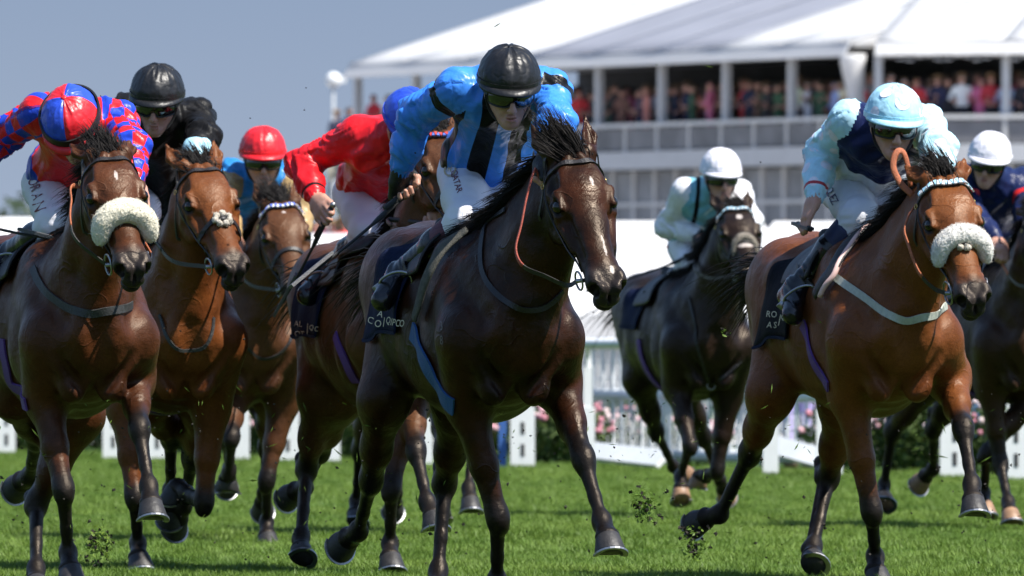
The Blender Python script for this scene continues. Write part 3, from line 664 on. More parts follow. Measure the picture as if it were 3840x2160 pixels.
    # ---- boots
    for c in 'RL':
        hj, K, An, To = leg[c]; T = Field(); ank = nz(An - K)
        fd = nz(To - An); heel = An + ank * .055 - nz(fd - ank * np.dot(fd, ank)) * .03
        T.cap(K * .80 + An * .20, K * .55 + An * .45, .058, .062, k=.02); T.cap(K * .55 + An * .45, An, .060, .044, k=.03)
        T.cap(An, heel, .042, .036, k=.03); T.cap(heel, To + ank * .01, (.034, .032), (.036, .026), k=.03, n=np.cross(fd, ank)); T.cap(An, To, .040, .028, k=.04)
        V, Q = T.mesh(.0085 if far else .007); Q = orient(V, Q); Nn = vnormals(V, Q)
        tz = ((V - K) @ ank) / .39; wr = ridge(vnoise(np.stack([tz * 16 + vnoise(V * 12, 3), V[:, 0] * 8, V[:, 1] * 8], 1), 8)) - .5
        V = V + Nn * (wr * .012 * np.exp(-((tz - .92) / .18) ** 2) + wr * .003)[:, None]
        bo = N('riding_boot', relax(V, Q, .3), Q, 'boot'); cuffc = s.get('topband')
        if cuffc:
            b = MB(); P0 = K * .84 + An * .16; P1 = K * .60 + An * .40; b.tube([P0 + (P1 - P0) * t for t in np.linspace(0, 1, 7)], [.0655, .0668, .0672, .0672, .067, .066, .064], seg=28); bo.kids.append(b.node('boot_top', cuffc))
        kids.append(bo)
    # ---- cap over the skull helmet
    b = MB(); nA, nE = 96, 26; cols = s['cap']; rows = []
    EL, AZ = np.meshgrid(math.pi / 2 * np.arange(nE + 1) / nE * .985, 2 * math.pi * np.arange(nA) / nA, indexing='ij'); cq = lambda f1, f2, sd: ridge(vnoise(np.stack([np.cos(AZ).ravel() * f1, np.sin(AZ).ravel() * f1, EL.ravel() * f2], 1), s['seed'] + sd)).reshape(AZ.shape)
    wq = np.clip(EL / .25, 0, 1); CR = (.020 * (cq(1.6, 2.2, 0) - .5) + .032 * (cq(3.2, 1.6, 3) ** 3 - .25) + .020 * (cq(6.5, 2.6, 5) ** 3 - .25)) * wq + .010 * np.abs(np.sin(AZ * 9)) * np.exp(-((EL - 1.35) / .22) ** 2)
    for j in range(nE + 1):
        el = math.pi / 2 * j / nE * .985; row = []
        for i in range(nA):
            az = 2 * math.pi * i / nA + math.pi / nA * 0; k6 = math.cos(az * 6 / 2 + math.pi / 2) if False else abs(math.sin(az * 3))
            ce, se = math.cos(el) ** .82, math.sin(el)
            rr = 1 + .012 * k6 * math.cos(el) ** .5 * (el > .05) + CR[j, i]
            row.append(hp(.113 * ce * math.sin(az) * rr, .032 + .128 * se * rr - .018 * math.cos(az) * math.cos(el) ** 2 * 0, -.012 + .138 * ce * math.cos(az) * rr))
        rows.append(row)
    Vv = [p for row in rows for p in row] + [hp(0, .032 + .1285, -.012)]
    for j in range(nE):
        for i in range(nA):
            az = 2 * math.pi * (i + .5) / nA; b.cm = cols(az, (j + .5) / nE) if callable(cols) else 0
            b.F.append((j * nA + i, j * nA + (i + 1) % nA, (j + 1) * nA + (i + 1) % nA, (j + 1) * nA + i)); b.mi.append(b.cm)
    for i in range(nA):
        az = 2 * math.pi * (i + .5) / nA; b.F.append((nE * nA + i, nE * nA + (i + 1) % nA, len(Vv) - 1)); b.mi.append(cols(az, 1) if callable(cols) else 0)
    b.V = [np.array(Vv)]; b.n = len(Vv)
    cap = b.node('cap', s['capmats']); kids.append(cap)
    b = MB(); b.sphere(hp(0, .032 + .129, -.012), (.013, .013, .006), r_, w_, 12, 6); cap.kids.append(b.node('cap_button', s['capmats'][0]))
    b = MB(); azs = np.linspace(-1.45, 1.45, 25); top = []; bot = []     # peak
    for a in azs:
        k = max(0, math.cos(a * 1.06)) ** .7; e = .034 * k
        rw = [(.112 * math.sin(a), .040, -.012 + .137 * math.cos(a)), ((.113 + e * .35) * math.sin(a), .037 - .003 * k, -.012 + (.138 + e * .6) * math.cos(a)), ((.113 + e * .55) * math.sin(a), .031 - .010 * k, -.012 + (.138 + e) * math.cos(a))]
        top.append([hp(*p) for p in rw]); bot.append([hp(p[0], p[1] - .006, p[2]) for p in rw])
    b.sheet(top, bot); cap.kids.append(b.node('peak', s.get('peakmat', s['capmats'][0])))
    b = MB(); th = np.linspace(0, 2 * np.pi, 41); b.tube([hp(.1155 * math.sin(a), .040, -.012 + .1405 * math.cos(a)) for a in th], 1.0, seg=4, flat=(.011, .0025), up=np.array([r_ * math.sin(a) + w_ * math.cos(a) for a in th])); cap.kids.append(b.node('cap_band', s.get('bandmat', s['capmats'][0]), smooth=False))
    for sx, sz, sr in s.get('capspots', []):   # round spots sewn on the cap: azimuth, height, radius
        b = MB(); rg = []
        ce, se = math.cos(sz) ** .82, math.sin(sz); n0 = nz(r_ * ce * math.sin(sx) / .113 + u_ * se / .128 + w_ * ce * math.cos(sx) / .138); c0 = hp(.113 * ce * math.sin(sx), .032 + .128 * se, -.012 + .138 * ce * math.cos(sx))
        e1 = nz(np.cross(n0, UP + A(.1, 0, 0))); e2 = np.cross(n0, e1); Vd = [c0 + n0 * .0035]
        for rr in (.5, 1.0):
            Vd += [c0 + (e1 * math.cos(t) + e2 * math.sin(t)) * sr * rr + n0 * (.0038 - (sr * rr) ** 2 * 4.0) for t in np.linspace(0, 2 * np.pi, 20, endpoint=False)]
        b.add(Vd, [(0, 1 + i, 1 + (i + 1) % 20) for i in range(20)] + [(1 + i, 21 + i, 21 + (i + 1) % 20, 1 + (i + 1) % 20) for i in range(20)]); cap.kids.append(b.node('spot', s['spotmat']))
    # ---- goggles
    b = MB(); az = np.linspace(-1.15, 1.15, 25); top = []; bot = []
    for a in az:
        nose = math.exp(-(a / .16) ** 2); hh = .029 * (1 - .18 * abs(a / 1.15) ** 3); rw = []; rb = []
        for k in np.linspace(-1, 1, 7):
            uu = -.007 + k * hh + (nose * .014 if k < -.5 else 0); bul = .006 * (1 - k * k)
            rw.append(hp((.088 + bul) * math.sin(a), uu, (.107 + bul) * math.cos(a) + .006)); rb.append(hp(.084 * math.sin(a), uu, .099 * math.cos(a) + .006))
        top.append(rw); bot.append(rb)
    b.sheet(top, bot); gog = b.node('goggles', 'lens'); kids.append(gog)
    b = MB(); edge = [np.array(top)[i, 6] for i in range(25)] + [np.array(top)[24, j] for j in (4, 2)] + [np.array(top)[i, 0] for i in range(24, -1, -1)] + [np.array(top)[0, j] for j in (2, 4)] + [np.array(top)[0, 6]]
    b.tube(edge, .0035, seg=6, caps=False); gog.kids.append(b.node('frame', 'black_plastic'))
    b = MB()
    if s.get('gstrap', 'back') == 'cap':
        th = np.linspace(-math.pi, math.pi, 49); b.tube([hp((.1185 - .004 * math.cos(a)) * math.sin(a), .050 + .014 * (1 - math.cos(a)) * .5, -.012 + .144 * math.cos(a)) for a in th], 1.0, seg=4, flat=(.017, .0035), up=np.array([r_ * math.sin(a) + w_ * math.cos(a) for a in th]))
    else:
        th = np.linspace(1.1, 2 * math.pi - 1.1, 31); b.tube([hp(.093 * math.sin(a), .004, -.005 + .112 * math.cos(a)) for a in th], 1.0, seg=4, flat=(.011, .002), up=np.array([r_ * math.sin(a) + w_ * math.cos(a) for a in th]))
    gog.kids.append(b.node('strap', 'black_plastic', smooth=False))
    b = MB()                                                                                        # chin strap
    b.tube(spline([hp(-.083, .03, -.005), hp(-.080, -.03, .01), hp(-.058, -.085, .03), hp(0, -.122, .055), hp(.058, -.085, .03), hp(.080, -.03, .01), hp(.083, .03, -.005)], 28), 1.0, seg=4, flat=(.007, .0016), up=r_ * .2 + w_)
    kids.append(b.node('chin_strap', 'black_plastic', smooth=False))
    # ---- gloves
    for c in 'RL':
        gm = s.get('glove' + c)
        if gm:
            Gf = Field(); sh, E, Wr = arm[c]; fd = J.grip[c + 'd']; kx = J.grip[c + 'k']; sp = s.get(c + 'H'); n = A(*sp['n']) if sp else -UP * .8
            kx = nz(kx); n = nz(n - kx * np.dot(n, kx)); h = nz(nz(fd) - kx * np.dot(nz(fd), kx) * .75)
            Gf.cap(E * .12 + Wr * .88, Wr, .033, .030, k=.01); Gf.cap(Wr, Wr + h * .036, (.038, .030), (.048, .027), k=.02, n=kx); Gf.cap(Wr + h * .036, Wr + h * .10, (.052, .027), (.054, .025), k=.015, n=kx)
            for i in range(4):
                bb = Wr + h * .102 + kx * (i - 1.5) * .0250; Gf.cap(bb, bb + (h * .55 + n * .8) * .030, .0155, .0145, k=.008)
            t0 = Wr + h * .034 - kx * .042 + n * .01; Gf.cap(t0, t0 + (h * .7 - kx * .35 + n * .55) * .040, .020, .016, k=.012)
            V, Q = Gf.mesh(.0055 if not far else .0085); kids.append(N('glove', V, orient(V, Q), gm))
    J.root = body; J.base = base
    return J
def orient(V, Q):
    v = np.einsum('ij,ij->i', V[Q[:, 0]], np.cross(V[Q[:, 1]], V[Q[:, 2]])).sum()
    return Q if v > 0 else Q[:, ::-1].copy()
# ------------------------------------------------------------------ tack: bridles, reins, saddles, whips
def px_strap(F, px, d, w, name, m, t=.005, off=.005):
    return strap(F, hits(F, px, d - 1.8, d + 3.2), w, t, off, name=name, mat=m)
def fleece(pts, r, rng, name, m, strands=1400, amp=.010, cell=.006, taper=0.0):
    T = Field(); n_ = max(len(pts) - 1, 1)
    for i, (a, b) in enumerate(zip(pts[:-1], pts[1:])): T.cap(a, b, r * (1 - taper * (2 * i / n_ - 1) ** 2), r * (1 - taper * (2 * (i + 1) / n_ - 1) ** 2), k=.02)
    V, Q = T.mesh(cell); Q = orient(V, Q); Nn = vnormals(V, Q)
    V = V + Nn * ((vnoise(V * 75, 2) - .5) * amp + (ridge(vnoise(V * 130, 3)) - .5) * amp * .8)[:, None]
    ix = rng.randint(0, len(V), strands); V2, Q2 = hair(V[ix], Nn[ix] + rng.normal(0, .7, (strands, 3)), rng.uniform(.006, .014, strands), .0011, rng.normal(0, .4, 3), rng, seg=3, jit=1.2)
    return N(name, np.vstack([V, V2]), np.vstack([Q, Q2 + len(V)]), m)
def tack(H, J, t, rng):
    F, hp, W, d = H.F, H.hp, H.W, H.s['d']; kids = H.root.kids; lm = 'leather'
    # headpiece and cheekpieces in one run down each side
    for sd in (-1, 1):
        kids.append(strap(F, [hp(*p) for p in ((-.02, 0, .06), (-.015, sd * .06, .05), (.05, sd * .10, .0), (.15, sd * .12, -.03), (.28, sd * .10, -.045), (.42, sd * .085, -.035))], .016, .005, .006, name='cheek_strap', mat=lm))
        kids.append(strap(F, [hp(*p) for p in ((.04, sd * .10, -.01), (.09, sd * .10, -.09), (.10, sd * .04, -.19), (.10, 0, -.2))], .012, .004, .006, name='throat_lash', mat=lm))
        b = MB(); R = t.get('ring', .036); rc = hp(.447, sd * .068, -.042); b.torus(rc, nz(H.L + H.Aa * .15 * sd), R, .004, 22, 6); kids.append(b.node('bit_ring', 'steel'))
        b = MB(); b.tube([hp(.447, sd * .04, -.042), hp(.447, sd * .078, -.042)], .008, seg=8); kids.append(b.node('bit_mouthpiece', 'steel'))
        b = MB(); bp = F.surf(np.array([hp(.07, sd * .115, -.005)]), .012)[0][0]; b.torus(bp, nz(H.L * sd + H.D * .3), .010, .002, 12, 5); kids.append(b.node('buckle', 'brass'))
    bw = [hp(*p) for p in ((.062, -.115, -.015), (.05, -.095, .05), (.055, -.05, .10), (.058, 0, .12), (.055, .05, .10), (.05, .095, .05), (.062, .115, -.015))]
    kids.append(strap(F, bw, .021, .006, .006, name='browband', mat=lm))
    if 'beads' in t:      # coloured triangles or beads on the browband, each its own small piece joined on the band
        P, G = F.surf(spline(bw, 60), .012); b = MB(); c1, c2 = t['beads']
        for i in range(8, 52, 2):
            tn = nz(P[i + 1] - P[i - 1]); sv = np.cross(tn, G[i]); b.cm = (i // 2) % 2
            q = P[i]; wd = .0125; ln = np.linalg.norm(P[i + 2] - P[i]) * .62; sg = 1 if b.cm else -1
            V = [q - tn * ln + sv * wd * sg, q + tn * ln + sv * wd * sg, q - sv * wd * sg + tn * ln * .1]; b.add([p for p in V] + [p + G[i] * .006 for p in V], [(0, 1, 2), (5, 4, 3), (0, 3, 4, 1), (1, 4, 5, 2), (2, 5, 3, 0)])
        kids.append(b.node('browband_beads', [c1, c2], smooth=False))
    nose = [hp(*p) for p in ((.34, -.075, -.08), (.335, -.085, -.01), (.325, -.05, .07), (.322, 0, .085), (.325, .05, .07), (.335, .085, -.01), (.34, .075, -.08), (.345, 0, -.13), (.34, -.075, -.08))]
    if t.get('noseband', True): kids.append(strap(F, nose, .020, .006, .006, name='noseband', mat=lm, n=40))
    if t.get('fleece'):
        r0, sp_, pos, mt = t['fleece']
        arc = [hp(*p) for p in ((pos + .045, -.078 * sp_, .012), (pos + .018, -.068 * sp_, .056), (pos + .002, -.038 * sp_, .082), (pos - .006, 0, .090), (pos + .002, .038 * sp_, .082), (pos + .018, .068 * sp_, .056), (pos + .045, .078 * sp_, .012))]
        kids.append(fleece(spline(arc, 15), r0, rng, 'sheepskin_noseband', mt, 15000, .0030, taper=.30))
    if t.get('rosette'):
        for q in range(7):
            a = q * 2 * math.pi / 7 + .3; c = F.surf(np.array([hp(.325 + .024 * math.cos(a), .03 * math.sin(a), .08)]), .008)[0][0]
            kids.append(fleece([c, c + H.D * .006], .016, rng, 'rosette_tuft', t['rosette'], 160, .006, .006))
        b = MB(); c = F.surf(np.array([hp(.325, 0, .08)]), .012)[0][0]; b.sphere(c, (.02, .014, .01), H.L, H.Aa, 10, 6); kids.append(b.node('rosette_pad', lm))
    # reins
    for sd, c in ((-1, 'R'), (1, 'L')):
        bit = hp(.447, sd * .074, -.042); hd = J.grip['L'] if t.get('onehand') or c == 'L' else J.grip['R']
        if c == 'R' and t.get('onehand'): hd = J.grip['L'] - H.l * .05
        path = t.get('rein' + c)
        if path:
            n = len(path) + 1; P = [bit] + [at(u, v, bit[1] + (hd[1] - bit[1]) * (i + 1) / n) for i, (u, v) in enumerate(path)] + [hd]
        else:
            m1 = F.surf(np.array([H.B(.62) + H.l * sd * .25]), .03)[0][0]; P = [bit, bit * .5 + m1 * .5 - UP * .035 + H.l * sd * .03, m1, hd]
        P = spline(P, 46); k = int(46 * t.get('grip_at', .5)); up = np.tile(H.l * sd, (46, 1))
        b = MB(); b.tube(P[:k + 1], 1.0, seg=4, flat=(.0085, .002), up=up[:k + 1]); kids.append(b.node('rein', lm, smooth=False))
        b = MB(); b.tube(P[k:], 1.0, seg=8, flat=(.011, .0045), up=up[k:]); kids.append(b.node('rein_grip', t.get('grip', lm)))
    if 'loop' in t:
        P = spline([at(u, v, J.grip['L'][1] - .05 + .012 * i) for i, (u, v) in enumerate(t['loop'])], 40); b = MB(); b.tube(P, 1.0, seg=10, flat=(.013, .006), up=H.f); kids.append(b.node('rein_loop', t['grip']))
    for q in t.get('straps', []): kids.append(px_strap(F, q['px'], d, q['w'], q['name'], q['mat'], t=q.get('t', .006)))
    for u, v in t.get('rings', []):
        p = hit(F, u, v, d - 1.8, d + 3); b = MB(); b.torus(p - H.f * -.012, H.f, .024, .005); kids.append(b.node('strap_ring', 'steel'))
    # ---- saddle: its own thing, lying on the horse
    T = Field(); top = F.surf(np.array([W(-.08, 0, 1.5)]), 0)[0][0]
    T.cap(top - H.f * .16 + UP * .035, top + H.f * .12 + UP * .03, (.085, .03), (.07, .026), k=.03, n=H.l); T.cap(top - H.f * .17 + UP * .05 - H.l * .07, top - H.f * .17 + UP * .05 + H.l * .07, .024, k=.03); T.cap(top + H.f * .13 + UP * .02, top + H.f * .15 + UP * .06, .035, .022, k=.03)
    V, Q = T.mesh(.009); base = top.copy(); sad = N('racing_saddle', V, orient(V, Q), 'saddle', label=t['saddle_label'], cat='saddle', group='racing saddles on the horses', base=base)
    def patch(X0, X1, th, off, thick, nx=14, nt=44, zf=None, sl=(0, 0)):
        gt = []
        for i in range(nx):
            X = X0 + (X1 - X0) * i / (nx - 1); row = []
            for j in range(nt):
                a = th * (2 * j / (nt - 1) - 1); e = abs(a) / th; fr_ = i / (nx - 1); row.append(W(X + (0 if zf is None else zf(e)) + e * (sl[0] * (1 - fr_) + sl[1] * fr_), math.sin(a) * .42, 1.06 + math.cos(a) * .46))
            gt.append(row)
        G0 = np.array(gt); P, Gr = F.surf(G0.reshape(-1, 3), off); wv = (vnoise(P * 9, 4) - .5) * .008
        P = P + Gr * wv[:, None]; tp = (P + Gr * thick).reshape(G0.shape); b = MB(); b.sheet(tp, P.reshape(G0.shape)); return b
    c = t.get('cloth', {}); th = c.get('th', 1.66); X0, X1 = c.get('X', (-.46, .06))
    sad.kids.append(patch(X0 + .26, X1 + .04, th, .012, .006, sl=(-.26, -.04)).node('saddle_cloth', c.get('mat', 'cloth_navy')))
    if t.get('cloth_edge', True):
        for sd in (-1, 1):
            E_ = [W(X0 + (X1 - X0) * k / 12, math.sin(sd * th) * .42, 1.06 + math.cos(th) * .46) for k in range(13)]; sad.kids.append(strap(F, E_, .012, .004, .021, name='cloth_binding', mat='cloth_navy'))
    sad.kids.append(patch(-.20, .10, 1.05, .026, .010, 10, 30, lambda a: .10 * a).node('saddle_flap', t.get('flapmat', 'saddle')))
    for q in t.get('flaps', []):
        P = spline(hits(F, q['px'], d - 1.8, d + 3.2), 24); P, Gr = F.surf(P, .030); b = MB()
        b.tube(P, np.interp(np.linspace(0, 1, 24), np.linspace(0, 1, len(q['w'])), q['w']), seg=10, flat=(.5, q.get('t', .16)), up=Gr); sad.kids.append(b.node(q['name'], q['mat']))
    gp = t.get('girth')
    if gp: sad.kids.append(px_strap(F, gp, d, t.get('girth_w', .045), 'girth', t['girthmat'], t=.008, off=.008))
    else:
        sad.kids.append(strap(F, [W(.04 + .1 * (1 - math.cos(a)) * .5, -math.sin(a) * .4, 1.05 + math.cos(a) * .5) for a in np.linspace(1.6, 2 * math.pi - 1.6, 14)], .05, .007, .008, name='girth', mat=t.get('girthmat', 'girth_purple')))
    for c_, sd in (('R', -1), ('L', 1)):
        hj, K, An, To = J.leg[c_]; fd = nz(To - An); sh = nz(An - K); ball = An + fd * .105; n = nz(np.cross(fd, np.cross(sh, fd))); n = n if n[2] > 0 else -n; sv = np.cross(fd, n)
        b = MB(); arc = [ball + sv * .052 * math.cos(a) + n * (.012 + (.105 if math.sin(a) > 0 else .052) * math.sin(a)) for a in np.linspace(0, 2 * np.pi, 25)]
        b.tube(arc, .0052, seg=6, caps=False); b.tube([ball - sv * .05 - n * .04, ball + sv * .05 - n * .04], 1.0, seg=4, flat=(.004, .016), up=n)
        sad.kids.append(b.node('stirrup_iron', 'steel'))
        tp = F.surf(np.array([W(-.02, sd * .22, 1.30)]), .04)[0][0]; b = MB(); b.tube(spline([tp, (tp + ball + n * .12) / 2 + H.l * sd * .02, ball + n * .117], 10), 1.0, seg=4, flat=(.009, .002), up=H.l * sd); sad.kids.append(b.node('stirrup_leather', lm, smooth=False))
    H.saddle = sad
    out = [sad]
    if 'whip' in t:
        q = t['whip']; g = J.grip[q['hand']]; k = J.grip[q['hand'] + 'k']; a, e = g - k * q['back'], g + k * q['len']; b = MB(); tt = np.linspace(0, 1, 20)
        P = a + (e - a) * tt[:, None]; P = P + UP * (-.02 * np.sin(tt * math.pi))[:, None]
        b.tube(P, [.0105 if x < .36 else .0068 - .002 * x for x in tt], seg=10); wh = b.node('whip', 'whip_black', label=q['label'], cat='whip', group='whips held by the jockeys', base=a)
        b = MB(); b.sphere(a, .0135, seg=10, rg=6); wh.kids.append(b.node('whip_cap', 'steel' if q.get('cap') else 'whip_black'))
        b = MB(); kk = nz(e - a); b.tube([e - kk * .20, e + kk * .02], 1.0, seg=4, flat=(.016, .006), up=np.cross(kk, A(0, 1, .1))); wh.kids.append(b.node('whip_flap', 'whip_grey', smooth=False))
        b = MB(); b.tube([a + kk * .02, a + kk * .17], .0122, seg=10); wh.kids.append(b.node('whip_grip', 'whip_black')); out.append(wh)
    return out
TS = {}
TS['H5'] = dict(onehand=True, noseband=False, reinR=[(2125, 1070), (2045, 1036), (1963, 999), (1934, 936), (1954, 845), (1975, 738), (2004, 640)], grip_at=.38, grip='rubber_red', ring=.034, cloth=dict(th=1.68, X=(-.42, .04)), girth=[(1550, 1240), (1590, 1345), (1640, 1430), (1705, 1525)], girth_w=.072, girthmat='girth_blue',
    straps=[dict(px=[(1896, 787), (1830, 835), (1809, 900), (1813, 1028), (1880, 1119), (1963, 1160), (2045, 1152), (2110, 1090)], w=.020, name='neck_strap', mat='leather')], flaps=[dict(px=[(1772, 880), (1700, 930), (1640, 1020), (1605, 1120), (1583, 1200)], w=[.045, .065, .075, .07, .062], name='saddle_roll', mat='suede_grey')],
    whip=dict(hand='R', back=.06, len=.60, label='long black whip held by the jockey in blue and black stripes'), saddle_label='small black saddle over a navy cloth on the dark bay leading horse')
TS['H7'] = dict(onehand=True, beads=('bead_pale', 'bead_white'), fleece=(.036, 1.10, .300, 'wool_white'), rosette='wool_grey', reinR=[(3500, 1080), (3445, 1020), (3407, 921), (3392, 853), (3434, 773)], grip_at=.3, grip='rubber_orange', loop=[(3422, 731), (3377, 686), (3350, 625), (3362, 572), (3388, 572), (3407, 633), (3415, 700)], ring=.045,
    cloth=dict(th=1.72, X=(-.37, .06), mat='cloth_black'), girth=[(3014, 1215), (3041, 1319), (3078, 1393), (3111, 1451)], girth_w=.045, girthmat='girth_purple', straps=[dict(px=[(3104, 1016), (3164, 1062), (3255, 1122), (3331, 1179), (3400, 1202), (3468, 1187), (3545, 1145)], w=.030, name='breast_girth', mat='webbing_pale')],
    flaps=[dict(px=[(3263, 872), (3195, 936), (3142, 1027), (3081, 1111)], w=[.05, .07, .08, .06], name='saddle_roll', mat='saddle'), dict(px=[(3275, 868), (3212, 936), (3158, 1027), (3100, 1120)], w=[.018, .02, .02, .018], name='saddle_trim', mat='pink_trim', t=.6)],
    whip=dict(hand='R', back=.10, len=.05, label='short black whip end poking out of the fist of the jockey with light-blue sleeves'), saddle_label='black saddle with a pale pink edge on the bright bay horse')
TS['H1'] = dict(onehand=True, fleece=(.043, 1.12, .325, 'wool_cream'), reinR=[(290, 905), (264, 833), (267, 759), (283, 697)], grip_at=.35, grip='rubber_orange', ring=.040, cloth=dict(th=1.68, X=(-.44, .06)), girth=[(12, 1270), (28, 1371), (62, 1454), (103, 1516)], girth_w=.05, girthmat='girth_purple',
    straps=[dict(px=[(124, 1005), (159, 1074), (228, 1136), (290, 1167), (345, 1176), (414, 1164), (493, 1143)], w=.032, name='breast_girth', mat='webbing_dark')],
    whip=dict(hand='R', back=.1, len=.50, label='black whip lying across in front of the white breeches at the left edge'), saddle_label='dark saddle under the jockey in red and blue checks')
TS['H2'] = dict(rosette='wool_grey', ring=.034, straps=[dict(px=[(600, 1180), (640, 1285), (690, 1315), (770, 1300), (798, 1190)], w=.014, name='neck_strap', mat='webbing_dark')], saddle_label='dark saddle under the jockey in plain black')
TS['H3'] = dict(beads=('bead_blue', 'bead_white'), ring=.034, straps=[dict(px=[(918, 1295), (966, 1340), (1014, 1342), (1080, 1290), (1105, 1215)], w=.014, name='neck_strap', mat='leather')], saddle_label='dark saddle under the red-capped jockey in blue and gold')
TS['H4'] = dict(onehand=True, beads=('bead_red', 'bead_blue'), ring=.034, cloth=dict(th=1.68, X=(-.46, .08)), girth=[(1262, 1255), (1295, 1341), (1339, 1429)], girth_w=.04, girthmat='girth_purple', flaps=[dict(px=[(1420, 900), (1350, 940), (1285, 1000), (1240, 1060)], w=[.07, .12, .14, .1], name='saddle_roll', mat='saddle')],
    whip=dict(hand='R', back=.07, len=.50, cap=True, label='black whip with a silver cap in the bare fist of the jockey in red'), saddle_label='black saddle under the jockey in plain red silks')
TS['H6'] = dict(cloth=dict(th=1.45, X=(-.36, .04)), beads=('bead_pale', 'bead_white'), ring=.034, fleece=(.015, .72, .30, 'wool_dull'), straps=[dict(px=[(2585, 1115), (2612, 1240), (2645, 1400), (2665, 1445)], w=.016, name='martingale_strap', mat='leather'), dict(px=[(2665, 1445), (2720, 1410), (2780, 1350)], w=.016, name='martingale_strap', mat='leather')], rings=[(2665, 1445)],
    whip=dict(hand='R', back=.05, len=.72, label='thin black whip held by the jockey in pale blue and white'), saddle_label='dark saddle under the jockey in pale blue and white')
TS['H8'] = dict(cloth=dict(th=1.45, X=(-.36, .04)), ring=.036, saddle_label='dark saddle under the navy jockey at the right edge', grip='rubber_orange')
TS['H9'] = dict(ring=.034, onehand=True, saddle_label='dark saddle under the hidden jockey in purple silks')
# ------------------------------------------------------------------ the field: where each runner is, its pose (joints on sight lines) and look
UPE = ((-.145, -.085, .075), (-.145, .085, .075)); BKE = ((-.12, -.10, -.03), (-.12, .10, -.03))
HS = {}
HS['H5'] = dict(seed=5, d=41.2, chest=(1935, 1400), yaw=12.5, cell=.008, poll=(2135, 622), muz=(2288, 1128), eyes=((2083, 808), (2294, 787)), ears=((-.15, -.10, .05), (-.16, .08, .06)),
    FR=dict(E=(1752, 1510), K=(1866, 1940, 1), F=(1864, 2178, -1), H=(1864, 2265, 1)), FL=dict(E=(2090, 1440), K=(2188, 1722, 1), F=(2257, 1952, 1), H=(2288, 2040, 1)),
    HR=dict(S=(1440, 1500), K=(1392, 1800, -1), F=(1345, 1995, -1), H=(1290, 2030, -1)), HL=dict(S=(1720, 1520), K=(1668, 1812, -1), F=(1645, 2140, 1), H=(1640, 2230, 1)),
    white=[(.15, .028, .020, .0065), (.40, .014, .045, .0045), (.49, .02, .016, .009)], coat='coat_dark', label='dark bay racehorse in front with a small white star and plain black browband', fore=((-.65, -.45, .68), (-.9, -.75, .1)), fore_len=1.25, mane_len=1.15)
HS['H7'] = dict(seed=7, d=44.7, chest=(3380, 1370), yaw=12.5, cell=.008, poll=(3530, 705), muz=(3660, 1168), eyes=((3487, 876), (3677, 860)), ears=((-.10, -.115, .02), (-.11, .105, .02)),
    FR=dict(E=(3185, 1480), K=(3268, 1915, 1), F=(3283, 2090, -1), H=(3283, 2165, 1)), FL=dict(E=(3560, 1420), K=(3612, 1608, 1), F=(3645, 1815, 1), H=(3650, 1900, 1)),
    HR=dict(S=(2890, 1480), K=(2812, 1700, -1), F=(2700, 1930, -1), H=(2622, 1950, -1)), HL=dict(S=(3160, 1510), K=(3107, 1790, -1), F=(3052, 2050, 1), H=(3042, 2110, 1)),
    coat='coat_bright', label='bright bay racehorse with a light-blue beaded browband and a sheepskin noseband')
HS['H1'] = dict(seed=1, d=44.0, chest=(352, 1385), yaw=12, cell=.008, poll=(400, 622), muz=(506, 1052), eyes=((354, 790), (553, 777)), ears=((-.10, -.115, .02), (-.12, .10, .0)),
    FR=dict(E=(170, 1490), K=(238, 1835, 1), F=(256, 2075, -1), H=(266, 2160, 1)), FL=dict(E=(500, 1420), K=(523, 1608, 1), F=(558, 1822, 1), H=(570, 1915, 1)),
    HR=dict(S=(60, 1480), K=(135, 1640, -1), F=(112, 1790, -1), H=(68, 1815, -1)), HL=dict(S=(300, 1560), K=(137, 1890, -1), F=(137, 2130, 1), H=(135, 2210, 1)),
    white=[(.15, .0, .024, .007)], coat='coat_bay', label='bay racehorse at the left with a thick cream sheepskin noseband and a white star', mane_len=1.1)
HS['H2'] = dict(fore_len=.62, seed=2, d=47.7, chest=(702, 1420), yaw=12, cell=.009, poll=(742, 662), muz=(886, 1052), eyes=((714, 809), (882, 796)), ears=((-.14, -.10, .05), (-.13, .085, .06)),
    FR=dict(E=(470, 1520), K=(505, 1862, 1), F=(518, 2040, -1), H=(520, 2110, 1)), FL=dict(E=(790, 1520), K=(765, 1880, 1), F=(700, 1850, -1), H=(650, 1810, -1)),
    HR=dict(S=(560, 1500), K=(640, 1640, -1), F=(640, 1840, -1), H=(636, 1925, -1)), HL=dict(S=(760, 1520), K=(720, 1720, -1), F=(690, 1900, -1), H=(660, 1960, -1)),
    sock=(.62, 1.1), coat='coat_red', label='reddish bay racehorse between two bays with a small fluffy rosette on its noseband')
HS['H3'] = dict(seed=3, d=55.0, chest=(960, 1420), yaw=12, cell=.010, poll=(1050, 800), muz=(1118, 1130), eyes=((1010, 927), (1153, 915)), ears=((-.15, -.095, .055), (-.15, .085, .06)),
    FR=dict(E=(880, 1480), K=(868, 1640, 1), F=(858, 1770, -1), H=(850, 1800, -1)), FL=dict(E=(1060, 1500), K=(1000, 1800, 1), F=(1000, 1960, -1), H=(1001, 2030, 1)),
    HR=dict(S=(860, 1480), K=(850, 1640, -1), F=(860, 1760, -1), H=(850, 1810, -1)), HL=dict(S=(1020, 1480), K=(1000, 1680, -1), F=(990, 1850, -1), H=(985, 1900, -1)),
    white=[(.10, .0, .010, .010)], coat='coat_brown', label='brown racehorse behind with a white and blue triangle browband')
